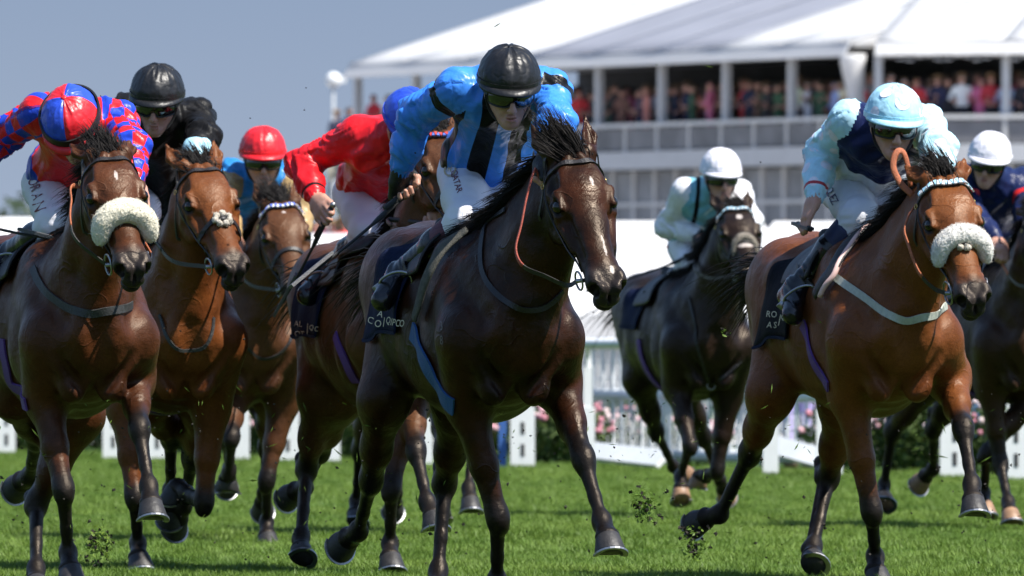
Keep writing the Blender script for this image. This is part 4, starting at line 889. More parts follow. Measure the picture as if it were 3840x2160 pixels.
HS['H4'] = dict(seed=4, d=47.2, chest=(1560, 1420), yaw=11.5, cell=.009, poll=(1640, 545), muz=(1765, 900), eyes=((1578, 667), (1750, 655)), ears=((-.13, -.09, .06), (-.13, .09, .06)),
    FR=dict(E=(1530, 1510), K=(1467, 1830, 1), F=(1463, 2040, -1), H=(1463, 2110, 1)), FL=dict(E=(1540, 1480), K=(1560, 1690, 1), F=(1602, 1880, 1), H=(1635, 1955, 1)),
    HR=dict(S=(1200, 1470), K=(1152, 1758, -1), F=(1132, 2010, 1), H=(1127, 2085, 1)), HL=dict(S=(1280, 1490), K=(1200, 1690, -1), F=(1145, 1830, -1), H=(1090, 1850, -1)),
    coat='coat_brown', label='dark brown racehorse half hidden behind the leading horse, with a red and blue browband')
HS['H6'] = dict(seed=6, fore_len=.6, d=63.5, chest=(2672, 1400), yaw=11, cell=.011, poll=(2752, 818), muz=(2822, 1060), eyes=((2715, 890), (2845, 885)), ears=((-.16, -.10, .06), (-.16, .09, .065)),
    FR=dict(E=(2540, 1450), K=(2587, 1670, 1), F=(2550, 1785, -1), H=(2555, 1850, 1)), FL=dict(E=(2730, 1480), K=(2690, 1760, 1), F=(2650, 1780, -1), H=(2610, 1785, -1)),
    HR=dict(S=(2400, 1420), K=(2462, 1620, -1), F=(2525, 1750, -1), H=(2560, 1770, -1)), HL=dict(S=(2560, 1440), K=(2640, 1640, -1), F=(2700, 1800, -1), H=(2720, 1850, -1)),
    white=[(.13, .0, .022, .018), (.33, .0, .03, .04), (.5, .01, .03, .02)], coat='coat_black', label='nearly black racehorse further back with a white star and a white beaded browband', hoofmat='hoof_pale')
HS['H8'] = dict(seed=8, d=59.6, chest=(3860, 1390), yaw=14, cell=.011, poll=(3905, 820), muz=(3985, 1120), eyes=((3860, 930), (3995, 920)), ears=BKE,
    FR=dict(E=(3715, 1450), K=(3751, 1740, 1), F=(3780, 1880, 1), H=(3790, 1935, 1)), FL=dict(E=(3900, 1450), K=(3700, 1700, 1), F=(3690, 1850, -1), H=(3690, 1910, 1)),
    HR=dict(S=(3470, 1440), K=(3345, 1620, -1), F=(3315, 1820, -1), H=(3310, 1880, 1)), HL=dict(S=(3600, 1440), K=(3500, 1610, -1), F=(3500, 1760, -1), H=(3455, 1800, -1)),
    coat='coat_brown2', label='dark bay racehorse cut by the right edge of the picture, behind the light-blue rider', hoofmat='hoof_pale')
HS['H9'] = dict(seed=9, d=57.0, chest=(1735, 1420), yaw=11, cell=.012, poll=(1790, 830), muz=(1860, 1120), eyes=((1740, 930), (1880, 922)), ears=((-.13, -.10, .02), (-.13, .09, .02)),
    FR=dict(E=(1650, 1500), K=(1660, 1690, 1), F=(1655, 1850, -1), H=(1652, 1910, 1)), FL=dict(E=(1810, 1480), K=(1775, 1670, 1), F=(1757, 1830, 1), H=(1765, 1895, 1)),
    HR=dict(S=(1400, 1470), K=(1350, 1690, -1), F=(1335, 1880, -1), H=(1330, 1950, 1)), HL=dict(S=(1560, 1480), K=(1500, 1680, -1), F=(1485, 1850, -1), H=(1475, 1900, -1)),
    coat='coat_brown2', label='dark racehorse almost wholly hidden, only its legs showing behind the leading horse')
# ------------------------------------------------------------------ the riders
two = lambda az, e: 0
JS = {}
JS['H5'] = dict(seed=5, hip=(1818, 640, -.12), chest=(1892, 350, .30), shR=(1715, 335, .30), shL=(2062, 340, .32), head=(1908, 338, .50), face=(8, 17, 0),
    RE=(1562, 425, -1), RW=(1500, 640, -1), LE=(2085, 470, 1), LW=(2050, 585, 1), RK=(1752, 830, 1), RA=(1508, 1030, -1), RT=(1436, 1125, 1), LK=(1990, 850, 1), LA=(1960, 1030, -1), LT=(1990, 1110, 1),
    RH={'from': (1535, 698, 41.4), 'to': (1097, 1058, 41.1), 'n': (.75, -.6, -.1)}, gloveR='glove', gloveL='glove', jacket='silk_blue_black', cap=two, capmats=['cap_black'], topband='boot_maroon', breeches='breech_white',
    label='jockey in shiny blue silks with black stripes and a black cap, looking down')
JS['H7'] = dict(seed=7, hip=(3230, 690, -.12), chest=(3330, 500, .30), shR=(3185, 450, .28), shL=(3470, 465, .32), head=(3350, 470, .52), face=(8, 11, -3),
    RE=(3085, 565, -1), RW=(3057, 738, 1), LE=(3520, 560, 1), LW=(3535, 690, 1), RK=(3225, 815, 1), RA=(2990, 1085, -1), RT=(2975, 1180, 1), LK=(3440, 830, 1), LA=(3420, 1000, -1), LT=(3450, 1080, 1),
    RH={'from': (2990, 770, 44.6), 'to': (3075, 800, 44.3), 'n': (.1, -.7, -.7)}, hand=1.16, jacket='silk_navy_pale', cap=two, capmats=['cap_pale'], spotmat='cap_white', capspots=[(.1, .62, .03), (-.95, .2, .026), (1.05, .25, .026), (-.75, .95, .026), (1.3, .9, .026)], topband='boot_navy', breeches='breech_white2', mouth=.006,
    label='jockey in navy silks with shiny light-blue sleeves and a pale blue cap with white spots')
JS['H1'] = dict(seed=1, hip=(250, 690, -.12), chest=(330, 490, .28), shR=(150, 425, .28), shL=(440, 450, .32), head=(272, 480, .50), face=(-4, 48, 8),
    RE=(15, 505, -1), RW=(-130, 690, 1), LE=(492, 555, 1), LW=(500, 690, 1), RK=(220, 840, 1), RA=(35, 960, -1), RT=(-30, 1050, 1), LK=(420, 850, 1), LA=(400, 1000, -1), LT=(420, 1080, 1),
    RH={'from': (-220, 740, 43.8), 'to': (280, 865, 43.6), 'n': (.3, -.7, -.6)}, jacket='silk_check', cap=lambda az, e: 1 if (math.sin(az) < 0) != (math.cos(az) < -.05) else 0, capmats=['cap_red', 'cap_royal'], peakmat='cap_red', gstrap='cap',
    label='jockey in red and blue checked sleeves under a red and blue quartered cap')
JS['H2'] = dict(seed=2, hip=(600, 720, -.12), chest=(615, 480, .26), shR=(470, 420, .26), shL=(735, 435, .28), head=(588, 385, .46), face=(-6, 15, -3),
    RE=(420, 560, 1), RW=(480, 700, 1), LE=(762, 520, 1), LW=(728, 598, 1), RK=(520, 850, 1), RA=(420, 1020, -1), RT=(420, 1110, 1), LK=(800, 900, 1), LA=(800, 1040, -1), LT=(830, 1150, 1),
    jacket='silk_black', cap=two, capmats=['cap_black'], label='jockey in plain black silks with one pale blue cuff and a black cap')
JS['H3'] = dict(seed=3, far=True, hip=(975, 860, -.10), chest=(985, 700, .26), shR=(865, 655, .26), shL=(1095, 660, .28), head=(985, 600, .46), face=(4, 8, 0),
    RE=(830, 770, 1), RW=(880, 890, 1), LE=(1130, 780, 1), LW=(1120, 900, 1), RK=(900, 960, 1), RA=(850, 1080, -1), RT=(840, 1150, 1), LK=(1060, 960, 1), LA=(1110, 1080, -1), LT=(1120, 1150, 1),
    jacket='silk_blue_gold', cap=two, capmats=['cap_red'], label='jockey in blue silks with gold sleeves and a plain red cap')
JS['H4'] = dict(seed=4, hip=(1405, 720, -.12), chest=(1450, 545, .28), shR=(1345, 505, .26), shL=(1600, 540, .30), head=(1535, 480, .50), face=(30, 40, 4),
    RE=(1135, 615, -1), RW=(1185, 745, 1), LE=(1640, 640, 1), LW=(1640, 760, 1), RK=(1385, 880, 1), RA=(1235, 1020, -1), RT=(1150, 1110, 1), LK=(1560, 880, 1), LA=(1540, 1000, -1), LT=(1570, 1090, 1),
    RH={'from': (1292, 785, 47.0), 'to': (1130, 1090, 47.2), 'n': (.65, -.7, .1)}, jacket='silk_red', cap=two, capmats=['cap_royal'], label='jockey in plain red silks with a royal blue cap, whip held low')
JS['H6'] = dict(seed=6, far=True, hip=(2620, 920, -.12), chest=(2665, 740, .24), shR=(2570, 720, .24), shL=(2770, 725, .28), head=(2703, 665, .44), face=(12, 8, 0),
    RE=(2500, 850, -1), RW=(2620, 880, 1), LE=(2810, 830, 1), LW=(2790, 880, 1), RK=(2590, 985, 1), RA=(2490, 1100, -1), RT=(2440, 1165, 1), LK=(2750, 990, 1), LA=(2740, 1110, -1), LT=(2760, 1170, 1),
    RH={'from': (2680, 880, 63.0), 'to': (2330, 1005, 63.2), 'n': (.3, -.8, -.4)}, gloveR='glove', jacket='silk_pale_white', cap=two, capmats=['cap_white'], label='jockey in pale blue and white silks with a white cap, riding further back')
JS['H8'] = dict(seed=8, far=True, hip=(3700, 900, -.12), chest=(3745, 720, .26), shR=(3620, 670, .26), shL=(3850, 680, .28), head=(3708, 610, .44), face=(-10, 10, -10),
    RE=(3640, 800, 1), RW=(3740, 900, 1), LE=(3850, 800, 1), LW=(3860, 900, 1), RK=(3640, 980, 1), RA=(3560, 1100, -1), RT=(3540, 1180, 1), LK=(3840, 980, 1), LA=(3830, 1100, -1), LT=(3840, 1170, 1),
    jacket='silk_navy_red', cap=two, capmats=['cap_white'], label='jockey in navy silks with a red armband and a white cap at the right edge')
JS['H9'] = dict(seed=9, far=True, hip=(1660, 880, -.12), chest=(1715, 735, .24), shR=(1610, 720, .24), shL=(1820, 725, .28), head=(1765, 680, .44), face=(10, 14, 0),
    RE=(1590, 830, 1), RW=(1660, 880, 1), LE=(1860, 830, 1), LW=(1840, 880, 1), RK=(1610, 985, 1), RA=(1520, 1090, -1), RT=(1500, 1150, 1), LK=(1790, 990, 1), LA=(1790, 1100, -1), LT=(1810, 1160, 1),
    jacket='silk_purple', cap=two, capmats=['cap_royal'], label='jockey in purple silks almost wholly hidden behind the leading rider')
# ------------------------------------------------------------------ the course and the enclosure behind it
def structure(b, name, m, smooth=False): n = b.node(name, m, smooth=smooth); n.kind = 'structure'; return n
RP, RD = A(-4.70, 105.5, 0), nz(A(8.0, -20.6, 0)); RN = A(-RD[1], RD[0], 0); RN = RN if RN[1] > 0 else -RN   # running rail line and the way behind it
def on_line(u, P, D):
    r = ray(u, HZ); M2 = np.array([[r[0], -D[0]], [r[1], -D[1]]]); t = np.linalg.solve(M2, (P - CAM)[:2]); return CAM[:2] + r[:2] * t[0]
def build_ground(out):
    b = MB(); ys = [-40, 30, 45, 60, 80, 110, 160, 260, 500, 1500, 5000]; xs = [-2500, -400, -80, -20, -8, 0, 8, 20, 80, 400, 2500]
    V = [(x, y, 0) for y in ys for x in xs]; k = len(xs); b.add(V, [(j * k + i, j * k + i + 1, (j + 1) * k + i + 1, (j + 1) * k + i) for j in range(len(ys) - 1) for i in range(k - 1)])
    out.append(structure(b, 'ground', 'turf')); b = MB(); p = [A(-120, 128, .012), A(120, 118, .012), A(160, 420, .012), A(-160, 420, .012)]; b.add(p, [(0, 1, 2, 3)]); out.append(structure(b, 'bounce_pavement', 'bounce_paving'))  # unseen pale ground, added to bounce light up onto the stand front
def build_grass():
    rng = np.random.RandomState(3); n = 225000; y = 39 + (126 - 39) * rng.rand(n) ** 1.35; x = (rng.rand(n) - .5) * .120 * y
    d = ((np.stack([x, y], 1) - RP[:2]) @ RN[:2]); keep = d < 1.2; x, y = x[keep], y[keep]; n = len(x)
    P = np.stack([x, y, np.zeros(n)], 1); me = bpy.data.meshes.new('grass'); me.vertices.add(n); me.vertices.foreach_set('co', P.astype(np.float32).ravel())
    cl = vnoise(np.stack([x * .9, y * .35, x * 0], 1), 5) * .5 + vnoise(np.stack([x * 3.1, y * 1.2, x * 0], 1), 6) * .5
    a = me.attributes.new('sz', 'FLOAT', 'POINT'); a.data.foreach_set('value', ((.55 + .75 * cl) * rng.uniform(.75, 1.25, n) * (1 + .006 * (y - 40))).astype(np.float32))
    a = me.attributes.new('rot', 'FLOAT_VECTOR', 'POINT'); R = np.zeros((n, 3)); R[:, 2] = rng.rand(n) * 6.28; R[:, :2] = rng.normal(0, .12, (n, 2)); a.data.foreach_set('vector', R.astype(np.float32).ravel())
    me.update()
    tm = MB()
    for i in range(20):
        a0 = rng.rand() * 6.28; r0 = .06 * math.sqrt(rng.rand()); p = A(r0 * math.cos(a0), r0 * math.sin(a0), 0); h = rng.uniform(.024, .056); la = rng.rand() * 6.28; ln = A(math.cos(la), math.sin(la), 0) * rng.uniform(.01, .055); w = A(math.cos(la + 1.57), math.sin(la + 1.57), 0) * rng.uniform(.0016, .0028)
        m_ = p + ln * .35 + UP * h * .62; e = p + ln + UP * h; tm.add([p - w, p + w, m_ + w * .8, m_ - w * .8, e], [(0, 1, 2, 3), (3, 2, 4)])
    tme = mesh_data('grass_tuft', np.vstack(tm.V), tm.F, smooth=True, mats=[M['blade']])
    ng = bpy.data.node_groups.new('grass_scatter', 'GeometryNodeTree'); ng.interface.new_socket('Geometry', in_out='INPUT', socket_type='NodeSocketGeometry'); ng.interface.new_socket('Geometry', in_out='OUTPUT', socket_type='NodeSocketGeometry')
    gi, go = ng.nodes.new('NodeGroupInput'), ng.nodes.new('NodeGroupOutput'); ip = ng.nodes.new('GeometryNodeInstanceOnPoints')
    oi = ng.nodes.new('GeometryNodeObjectInfo'); tob = bpy.data.objects.new('grass_tuft', tme); oi.inputs['Object'].default_value = tob
    def na(nm, ty):
        q = ng.nodes.new('GeometryNodeInputNamedAttribute'); q.data_type = ty; q.inputs['Name'].default_value = nm; return q.outputs[0]
    ng.links.new(gi.outputs[0], ip.inputs['Points']); ng.links.new(oi.outputs['Geometry'], ip.inputs['Instance']); ng.links.new(na('rot', 'FLOAT_VECTOR'), ip.inputs['Rotation']); ng.links.new(na('sz', 'FLOAT'), ip.inputs['Scale']); ng.links.new(ip.outputs[0], go.inputs[0])
    o = bpy.data.objects.new('grass', me); COL.objects.link(o); md = o.modifiers.new('scatter', 'NODES'); md.node_group = ng; o['kind'] = 'stuff'
ORD = 'first second third fourth fifth sixth seventh eighth ninth tenth eleventh twelfth thirteenth fourteenth fifteenth sixteenth seventeenth eighteenth nineteenth twentieth twenty-first twenty-second twenty-third twenty-fourth twenty-fifth twenty-sixth twenty-seventh twenty-eighth'.split()
def build_rail(out):
    # top rail in lengths, posts under it
    posts = [25, 165, 425, 590, 905, 1080, 1245, 1600, 1960, 2205, 2890, 3110, 3580, 3810]; wid = [.16, .09, .19, .17, .14, .19, .14, .10, .20, .11, .12, .20, .22, .20]
    for i, u in enumerate(posts):
        p = on_line(u, RP, RD); c = A(p[0], p[1], 0); w = wid[i]; b = MB(); h = 1.02; ex = A(1, 0, 0); ey = A(0, 1, 0)
        b.box(c + UP * .27, (w / 2, .03, .27), ex, ey, UP); b.box(c + UP * .70 + ey * .0, (w * .33, .025, .16), ex, ey, UP)
        arc = [c + UP * .84, c + UP * .93, c + UP * .99 - ey * .03, c + UP * 1.03 - ey * .10, c + UP * 1.045 - ey * .20]; b.tube(spline(arc, 10), .028, seg=8)
        nd = b.node('rail_post', 'white_plastic', label=f'white running-rail post with a curved arm, {ORD[i]} from the left edge', cat='post', group='white posts of the running rail', base=c, smooth=False)
        if w > .15:
            b = MB()
            for z in (.18, .36): b.box(c + UP * z - ey * .0315, (.016, .0025, .05), ex, ey, UP)
            nd.kids.append(b.node('slot', 'slot_dark', smooth=False))
        out.append(nd)
    a, e = on_line(-1500, RP, RD), on_line(4800, RP, RD); a, e = A(*a, 1.05) - RN * .22, A(*e, 1.05) - RN * .22; b = MB(); P = a + (e - a) * np.linspace(0, 1, 40)[:, None]
    b.tube(P, 1.0, seg=14, flat=(.065, .042), up=UP); n = b.node('running_rail', 'white_plastic', label='long white oval running rail carried on the posts beside the course', cat='rail', base=(a + e) / 2); out.append(n)
    # low blue post
    p = on_line(1885, RP + RN * -.6, RD); c = A(*p, 0); b = MB(); b.box(c + UP * .24, (.032, .032, .24)); n = b.node('marker_post', 'blue_paint', label='short blue marker post standing in front of the flower bed', cat='post', base=c, smooth=False)
    b = MB(); b.box(c + UP * .495, (.036, .036, .012)); n.kids.append(b.node('post_cap', 'blue_paint', smooth=False)); out.append(n)
    # barrier panels of white tube and wire mesh behind the rail
    Q0 = RP + RN * 2.2
    spans = [(2215, 2500), (2500, 2830), (2860, 3170)]
    for k, (u0, u1) in enumerate(spans):
        p, q = A(*on_line(u0, Q0, RD), 0), A(*on_line(u1 - 12, Q0, RD), 0); ex = nz(q - p); L = np.linalg.norm(q - p); root = MB()
        for z in (.12, .62, 1.06): root.tube([p + UP * z, q + UP * z], .055, seg=8)
        n = root.node('crowd_barrier', 'white_metal', label=['white tube barrier with wire mesh, nearest the leading horse', 'white tube barrier with wire mesh, middle of the three', 'white tube barrier with wire mesh, under the belly of the bright bay horse'][k], cat='barrier', group='white mesh barriers behind the rail', base=p)
        for c in (p, q): b = MB(); b.tube([c, c + UP * 1.1], .04, seg=8); n.kids.append(b.node('post', 'white_metal'))
        b = MB()
        for t in np.arange(.1, L, .095): b.tube([p + ex * t + UP * .12, p + ex * t + UP * 1.04], .0045, seg=4)
        for z in np.arange(.2, 1.02, .14): b.tube([p + UP * z, q + UP * z], .0045, seg=4)
        n.kids.append(b.node('wire_mesh', 'white_metal', smooth=False))
        for t in np.arange(.14, L - .1, .22): b = MB(); b.box(p + ex * t + UP * .59 - RN * .03, (.018, .008, .46), ex, RN, UP); n.kids.append(b.node('slat', 'white_metal', smooth=False))
        out.append(n)
    for u0, v0, u1, v1, lb in ((2200, 1690, 2490, 1722, 'white plank lying at the foot of the barrier behind the leading horse'), (2860, 1660, 3090, 1722, 'white sloping board between two posts under the bright bay horse')):
        d0 = on_line(u0, RP + RN * .3, RD)[1]; d1 = on_line(u1, RP + RN * .3, RD)[1]; p, q = at(u0, v0, d0), at(u1, v1, d1); b = MB(); ex = nz(q - p); ey = nz(np.cross(UP, ex)); p[2] = max(p[2], .10); q[2] = max(q[2], .08)
        ex = nz(q - p); e3 = nz(np.cross(ex, ey)); b.box((p + q) / 2, (np.linalg.norm(q - p) / 2, .02, .085), ex, nz(ey - e3), nz(ey + e3)); c = (p + q) / 2; c[2] = 0
        n = b.node('fence_board', 'white_plastic', label=lb, cat='board', base=c, smooth=False); out.append(n)
def leaves(c, r, n, rng, size, up=.3):
    P = rng.normal(0, 1, (n, 3)); P /= np.linalg.norm(P, axis=1, keepdims=True); P *= (rng.rand(n, 1) ** .45); X = c + P * r; nn = P + rng.normal(0, .6, (n, 3)) + UP * up; nn /= np.linalg.norm(nn, axis=1, keepdims=True)
    t = np.cross(nn, rng.normal(0, 1, (n, 3))); t /= np.linalg.norm(t, axis=1, keepdims=True); s = np.cross(nn, t); sz = size * rng.uniform(.6, 1.3, (n, 1))
    V = np.stack([X - t * sz, X + s * sz * .5 + nn * sz * .12, X + t * sz, X - s * sz * .5 + nn * sz * .12], 1).reshape(-1, 3); return V, np.arange(n * 4).reshape(n, 4)
def build_flowers(out):
    rng = np.random.RandomState(9)
    spec = [(-60, .55), (95, .6), (240, .55), (370, .65), (520, .55), (680, .6), (830, .55), (1010, .6), (1130, .7), (1310, .75), (1420, .7), (1540, .6), (1700, .6), (1850, .65), (2040, .75), (2130, .6), (2300, .6), (2440, .55), (2620, .55), (3160, .6), (3330, .7), (3420, .85), (3520, .8), (3690, .7), (3860, .7)]
    for i, (u, h) in enumerate(spec):
        p = on_line(u, RP + RN * (3.2 if 2200 < u < 2900 else 1.5), RD); c = A(p[0] + rng.uniform(-.1, .1), p[1], 0); r = A(.36, .36, h * .5)
        V, Q = leaves(c + UP * h * .5, r, 1500, rng, .035); lit = u < 1600 or u > 3000
        side = 'left of the leading horse' if u < 1800 else 'near the barrier' if u < 2300 else 'at the right behind the bay horses'
        n = N('flower_bush', V, Q, 'leaf', label=f'low bush with pink flower heads behind the rail, {ORD[i]} bush from the left', cat='bush', group='pink flower bushes behind the rail', base=c)
        b = MB(); m = rng.randint(70, 90) if u < 1800 else rng.randint(26, 40)
        for k in range(m):
            dv = rng.normal(0, 1, 3); dv[2] = abs(dv[2]) * .8; dv[1] = -abs(dv[1]); dv = nz(dv); q = c + UP * h * .5 + dv * r * 1.0; b.cm = rng.randint(0, 3); b.sphere(q, rng.uniform(.018, .036), seg=7, rg=4)
        fh = b.node('flower_heads', ['petal_pink', 'petal_pale', 'petal_rose']); fh.kind = 'stuff'; n.kids.append(fh); b = MB()
        for k in range(5): b.tube([c + A(*rng.normal(0, .03, 2), -.02), c + A(*rng.normal(0, .12, 2), h * .6)], .008, seg=5)
        n.kids.append(b.node('stem', 'bark')); out.append(n)
def tree(c, h, w, rng, label, group, out, n=2600):
    b = MB(); b.tube([c - UP * .1, c + UP * h * .25, c + UP * h * .55 + A(.2, 0, 0)], [w * .07, w * .055, w * .03], seg=8)
    for k in range(6):
        a = k * 1.05; b.tube([c + UP * h * (.25 + .05 * k), c + A(math.cos(a), math.sin(a), 0) * w * .32 + UP * h * (.45 + .06 * k)], [w * .03, w * .01], seg=5)
    VV, QQ, o = [], [], 0
    for k in range(14):
        a = rng.rand() * 6.28; rr = rng.rand() ** .5 * w * .38; q = c + A(math.cos(a) * rr, math.sin(a) * rr, h * rng.uniform(.38, .88)); V, Q = leaves(q, A(w * .2, w * .2, h * .13) * rng.uniform(.7, 1.3), n // 14, rng, w * .022); VV.append(V); QQ.append(Q + o); o += len(V)
    nd = N('tree', None, None, None, label=label, cat='tree', group=group, base=c); nd.kids += [b.node('trunk', 'bark'), N('crown', np.vstack(VV), np.vstack(QQ), 'leaf_dark')]; out.append(nd)
FA, FB = A((1326 - 1920) / FPX * 281, 281, 0), A((3205 - 1920) / FPX * 261, 261, 0)
FT = nz(FB - FA); FN = A(FT[1], -FT[0], 0); FN = FN if FN[1] < 0 else -FN; FBK = -FN; FLEN = np.linalg.norm(FB - FA)
Z_SLAB, Z_RAIL, Z_EAVE = 5.85, 6.42, 7.88
def marquee(P0, T, L, Nb, nb, name, label, out, panels, left_open=True, depth=13.0, drape=None):
    """two-storey hospitality stand: glazed ground storey, open balcony under a white tent roof. T along the front, Nb to the back"""
    root = N('hospitality_stand', None, None, None, label=label, cat='grandstand', base=P0); K = root.kids; bay = L / nb; pt = lambda s, k, z: P0 + T * s + Nb * k + UP * z
    def bx(s, k, z, hs, hk, hz, nm, m): b = MB(); b.box(pt(s, k, z), (hs, hk, hz), T, Nb, UP); K.append(b.node(nm, m, smooth=False))
    bx(L / 2, depth / 2, Z_SLAB - .21, L / 2 + .15, depth / 2 + .1, .21, 'floor_slab', 'stand_white'); bx(L / 2, depth * .5, Z_SLAB - 2.9, L / 2 + .1, depth / 2, .12, 'terrace_slab', 'stand_white')
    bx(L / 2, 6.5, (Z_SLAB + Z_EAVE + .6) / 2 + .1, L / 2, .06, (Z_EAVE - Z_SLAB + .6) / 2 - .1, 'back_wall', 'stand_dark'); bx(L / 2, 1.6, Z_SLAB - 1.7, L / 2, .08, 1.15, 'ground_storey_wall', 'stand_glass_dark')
    for i in range(nb * 3 + 1): bx(i * bay / 3, .52, Z_SLAB - 1.62, .055, .05, 1.18, 'mullion', 'stand_white')
    for z in (Z_SLAB - 1.25, Z_SLAB - 2.3): bx(L / 2, .52, z, L / 2, .04, .05, 'transom', 'stand_white')
    for i in range(nb * 3):
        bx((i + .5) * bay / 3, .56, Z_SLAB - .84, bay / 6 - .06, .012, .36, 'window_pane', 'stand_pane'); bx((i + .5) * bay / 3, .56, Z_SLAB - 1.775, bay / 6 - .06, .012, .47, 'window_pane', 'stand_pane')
    for i in range(nb + 1):
        bx(i * bay, .12, (Z_SLAB + Z_EAVE) / 2, .085, .085, (Z_EAVE - Z_SLAB) / 2, 'column', 'stand_white')
    for i in range(nb * 2 + 1): bx(i * bay / 2, -.02, (Z_SLAB + Z_RAIL) / 2, .04, .03, (Z_RAIL - Z_SLAB) / 2, 'baluster', 'stand_rail')
    b = MB(); b.box(pt(L / 2, -.02, Z_RAIL + .05), (L / 2, .06, .05), T, Nb, UP); K.append(b.node('handrail', 'stand_rail', smooth=False))
    for i in range(nb * 2): bx((i + .5) * bay / 2, .0, (Z_SLAB + Z_RAIL) / 2, bay / 4 - .06, .008, (Z_RAIL - Z_SLAB) / 2 - .03, 'balustrade_panel', 'stand_balustrade')
    # valance and roof sheets, one per bay
    for i in range(nb):
        b = MB(); b.box(pt((i + .5) * bay, -.19, Z_EAVE + .17), (bay / 2 - .006, .015, .20), T, nz(Nb * .86 - UP * .51), nz(UP * .86 + Nb * .51)); K.append(b.node('valance', 'tent_white', smooth=False))
    for i in range(nb):
        s0, s1 = i * bay, (i + 1) * bay; g = 7; top = []
        for a in range(g):
            row = []
            for c in range(7):
                s = s0 + .004 + (bay - .008) * a / (g - 1); k = -.14 + depth / 2 * c / 6; sag = -.05 * math.sin(math.pi * a / (g - 1)); row.append(pt(s, k, Z_EAVE + .36 + (k + .14) * .30 + sag))
            top.append(row)
        b = MB(); b.sheet(top, np.array(top) - UP * .02); K.append(b.node('roof_panel', panels(i), smooth=True))
        top2 = [[pt(s0 + .004 + (bay - .008) * a / (g - 1), depth / 2 - .14 + depth / 2 * c / 3, Z_EAVE + .36 + depth / 2 * .30 * (1 - c / 3)) for c in range(4)] for a in range(g)]
        b = MB(); b.sheet(top2, np.array(top2) - UP * .02); K.append(b.node('roof_panel', panels(i)))
    for s in (0, L):
        V = [pt(s, -.1, Z_EAVE + .3), pt(s, depth - .1, Z_EAVE + .3), pt(s, depth / 2 - .1, Z_EAVE + .3 + depth * .15)]; b = MB(); V2 = [v + T * .02 for v in V]; b.add(V + V2, [(0, 1, 2), (5, 4, 3), (0, 3, 4, 1), (1, 4, 5, 2), (2, 5, 3, 0)]); K.append(b.node('gable_end', 'tent_white', smooth=False))
    for i in drape or []:
        b = MB(); tt = np.linspace(0, 1, 12); s = i * bay; b.tube([pt(s, -.05, Z_EAVE + .05 - t * 1.75) for t in tt], [.30 - .16 * math.sin(t * 2.6) ** 2 for t in tt], seg=14); K.append(b.node('drape', 'tent_white'))
    if left_open is False:
        b = MB()
        for i in range(40): b.sphere(pt(L * (i + .5) / 40, -.12, Z_EAVE - .07 + .05 * math.sin(i * 1.7)), (.12, .03, .08), T, UP, 8, 5)
        K.append(b.node('clear_blind', 'clear_vinyl'))
    bx(L / 2, 3.2, Z_EAVE + .25, L / 2, 3.2, .03, 'ceiling_lining', 'stand_lining')
    for i in range(nb * 2):
        bx((i + .5) * bay / 2, 6.38, Z_SLAB + 1.45, bay / 4 - .25, .03, .35, 'wall_panel', 'stand_grey')
    out.append(root)
def spectator_meshes():
    out = []
    for k in range(6):
        rng = np.random.RandomState(20 + k); F = Field(); a = lambda x, y, z: A(x, y, z)
        F.cap(a(0, 0, 1.02), a(0, 0, 1.38), (.15, .10), (.19, .11), k=.06); F.cap(a(0, 0, 1.42), a(0, -.01, 1.56), .06, k=.04); F.ell(a(0, -.02, 1.63), (.078, .095, .115), k=.03); F.ell(a(0, -.125, 1.60), (.018, .03, .025), k=.02)
        for q in (-1, 1):
            e = a(q * (.26 + .05 * rng.rand()), -.02, 1.14); w = a(q * rng.uniform(.08, .3), -rng.uniform(.1, .32), rng.uniform(.98, 1.35)); F.cap(a(q * .19, 0, 1.40), e, .058, .048, k=.05); F.cap(e, w, .046, .034, k=.03); F.ell(w + nz(w - e) * .05, (.038, .045, .045), k=.02)
            F.cap(a(q * .09, 0, .98), a(q * .10, -.02, .52), .095, .065, k=.05); F.cap(a(q * .10, -.02, .52), a(q * .10, 0, .07), .062, .042, k=.03); F.cap(a(q * .10, .03, .05), a(q * .11, -.15, .04), .045, .04, k=.03)
        if k in (1, 4): F.ell(a(0, -.02, 1.72), (.19, .19, .018), k=.02); F.ell(a(0, -.01, 1.74), (.09, .10, .07), k=.03)
        if k in (2, 5): F.ell(a(0, .05, 1.62), (.09, .08, .13), k=.04)
        V, Q = F.mesh(.032, 1); Q = orient(V, Q); z = V[:, 2]; hx = np.abs(V[:, 0]); reg = np.where(z > 1.5, 0, np.where(z > .95, 1, np.where(z > .09, 2, 3))).astype(float)
        hand_ = (z < 1.42) & (z > .9) & (V[:, 1] < -.17); reg[hand_ & (hx < .34)] = 0; reg[(z > 1.66) | ((z > 1.5) & (V[:, 1] > .02))] = 3
        out.append((V, Q, np.stack([reg, reg * 0, reg * 0], 1)))
    return out
CROWD_C = [('white shirt', (.75, .75, .75)), ('pink dress', (.62, .16, .28)), ('navy suit', (.02, .025, .06)), ('red dress', (.50, .03, .04)), ('black suit', (.02, .02, .022)), ('blue dress', (.32, .45, .70)), ('grey suit', (.18, .18, .19)), ('cream dress', (.65, .55, .40)), ('green dress', (.04, .10, .05)), ('coral dress', (.62, .22, .16)), ('lilac dress', (.42, .34, .60)), ('brown jacket', (.14, .08, .05))]
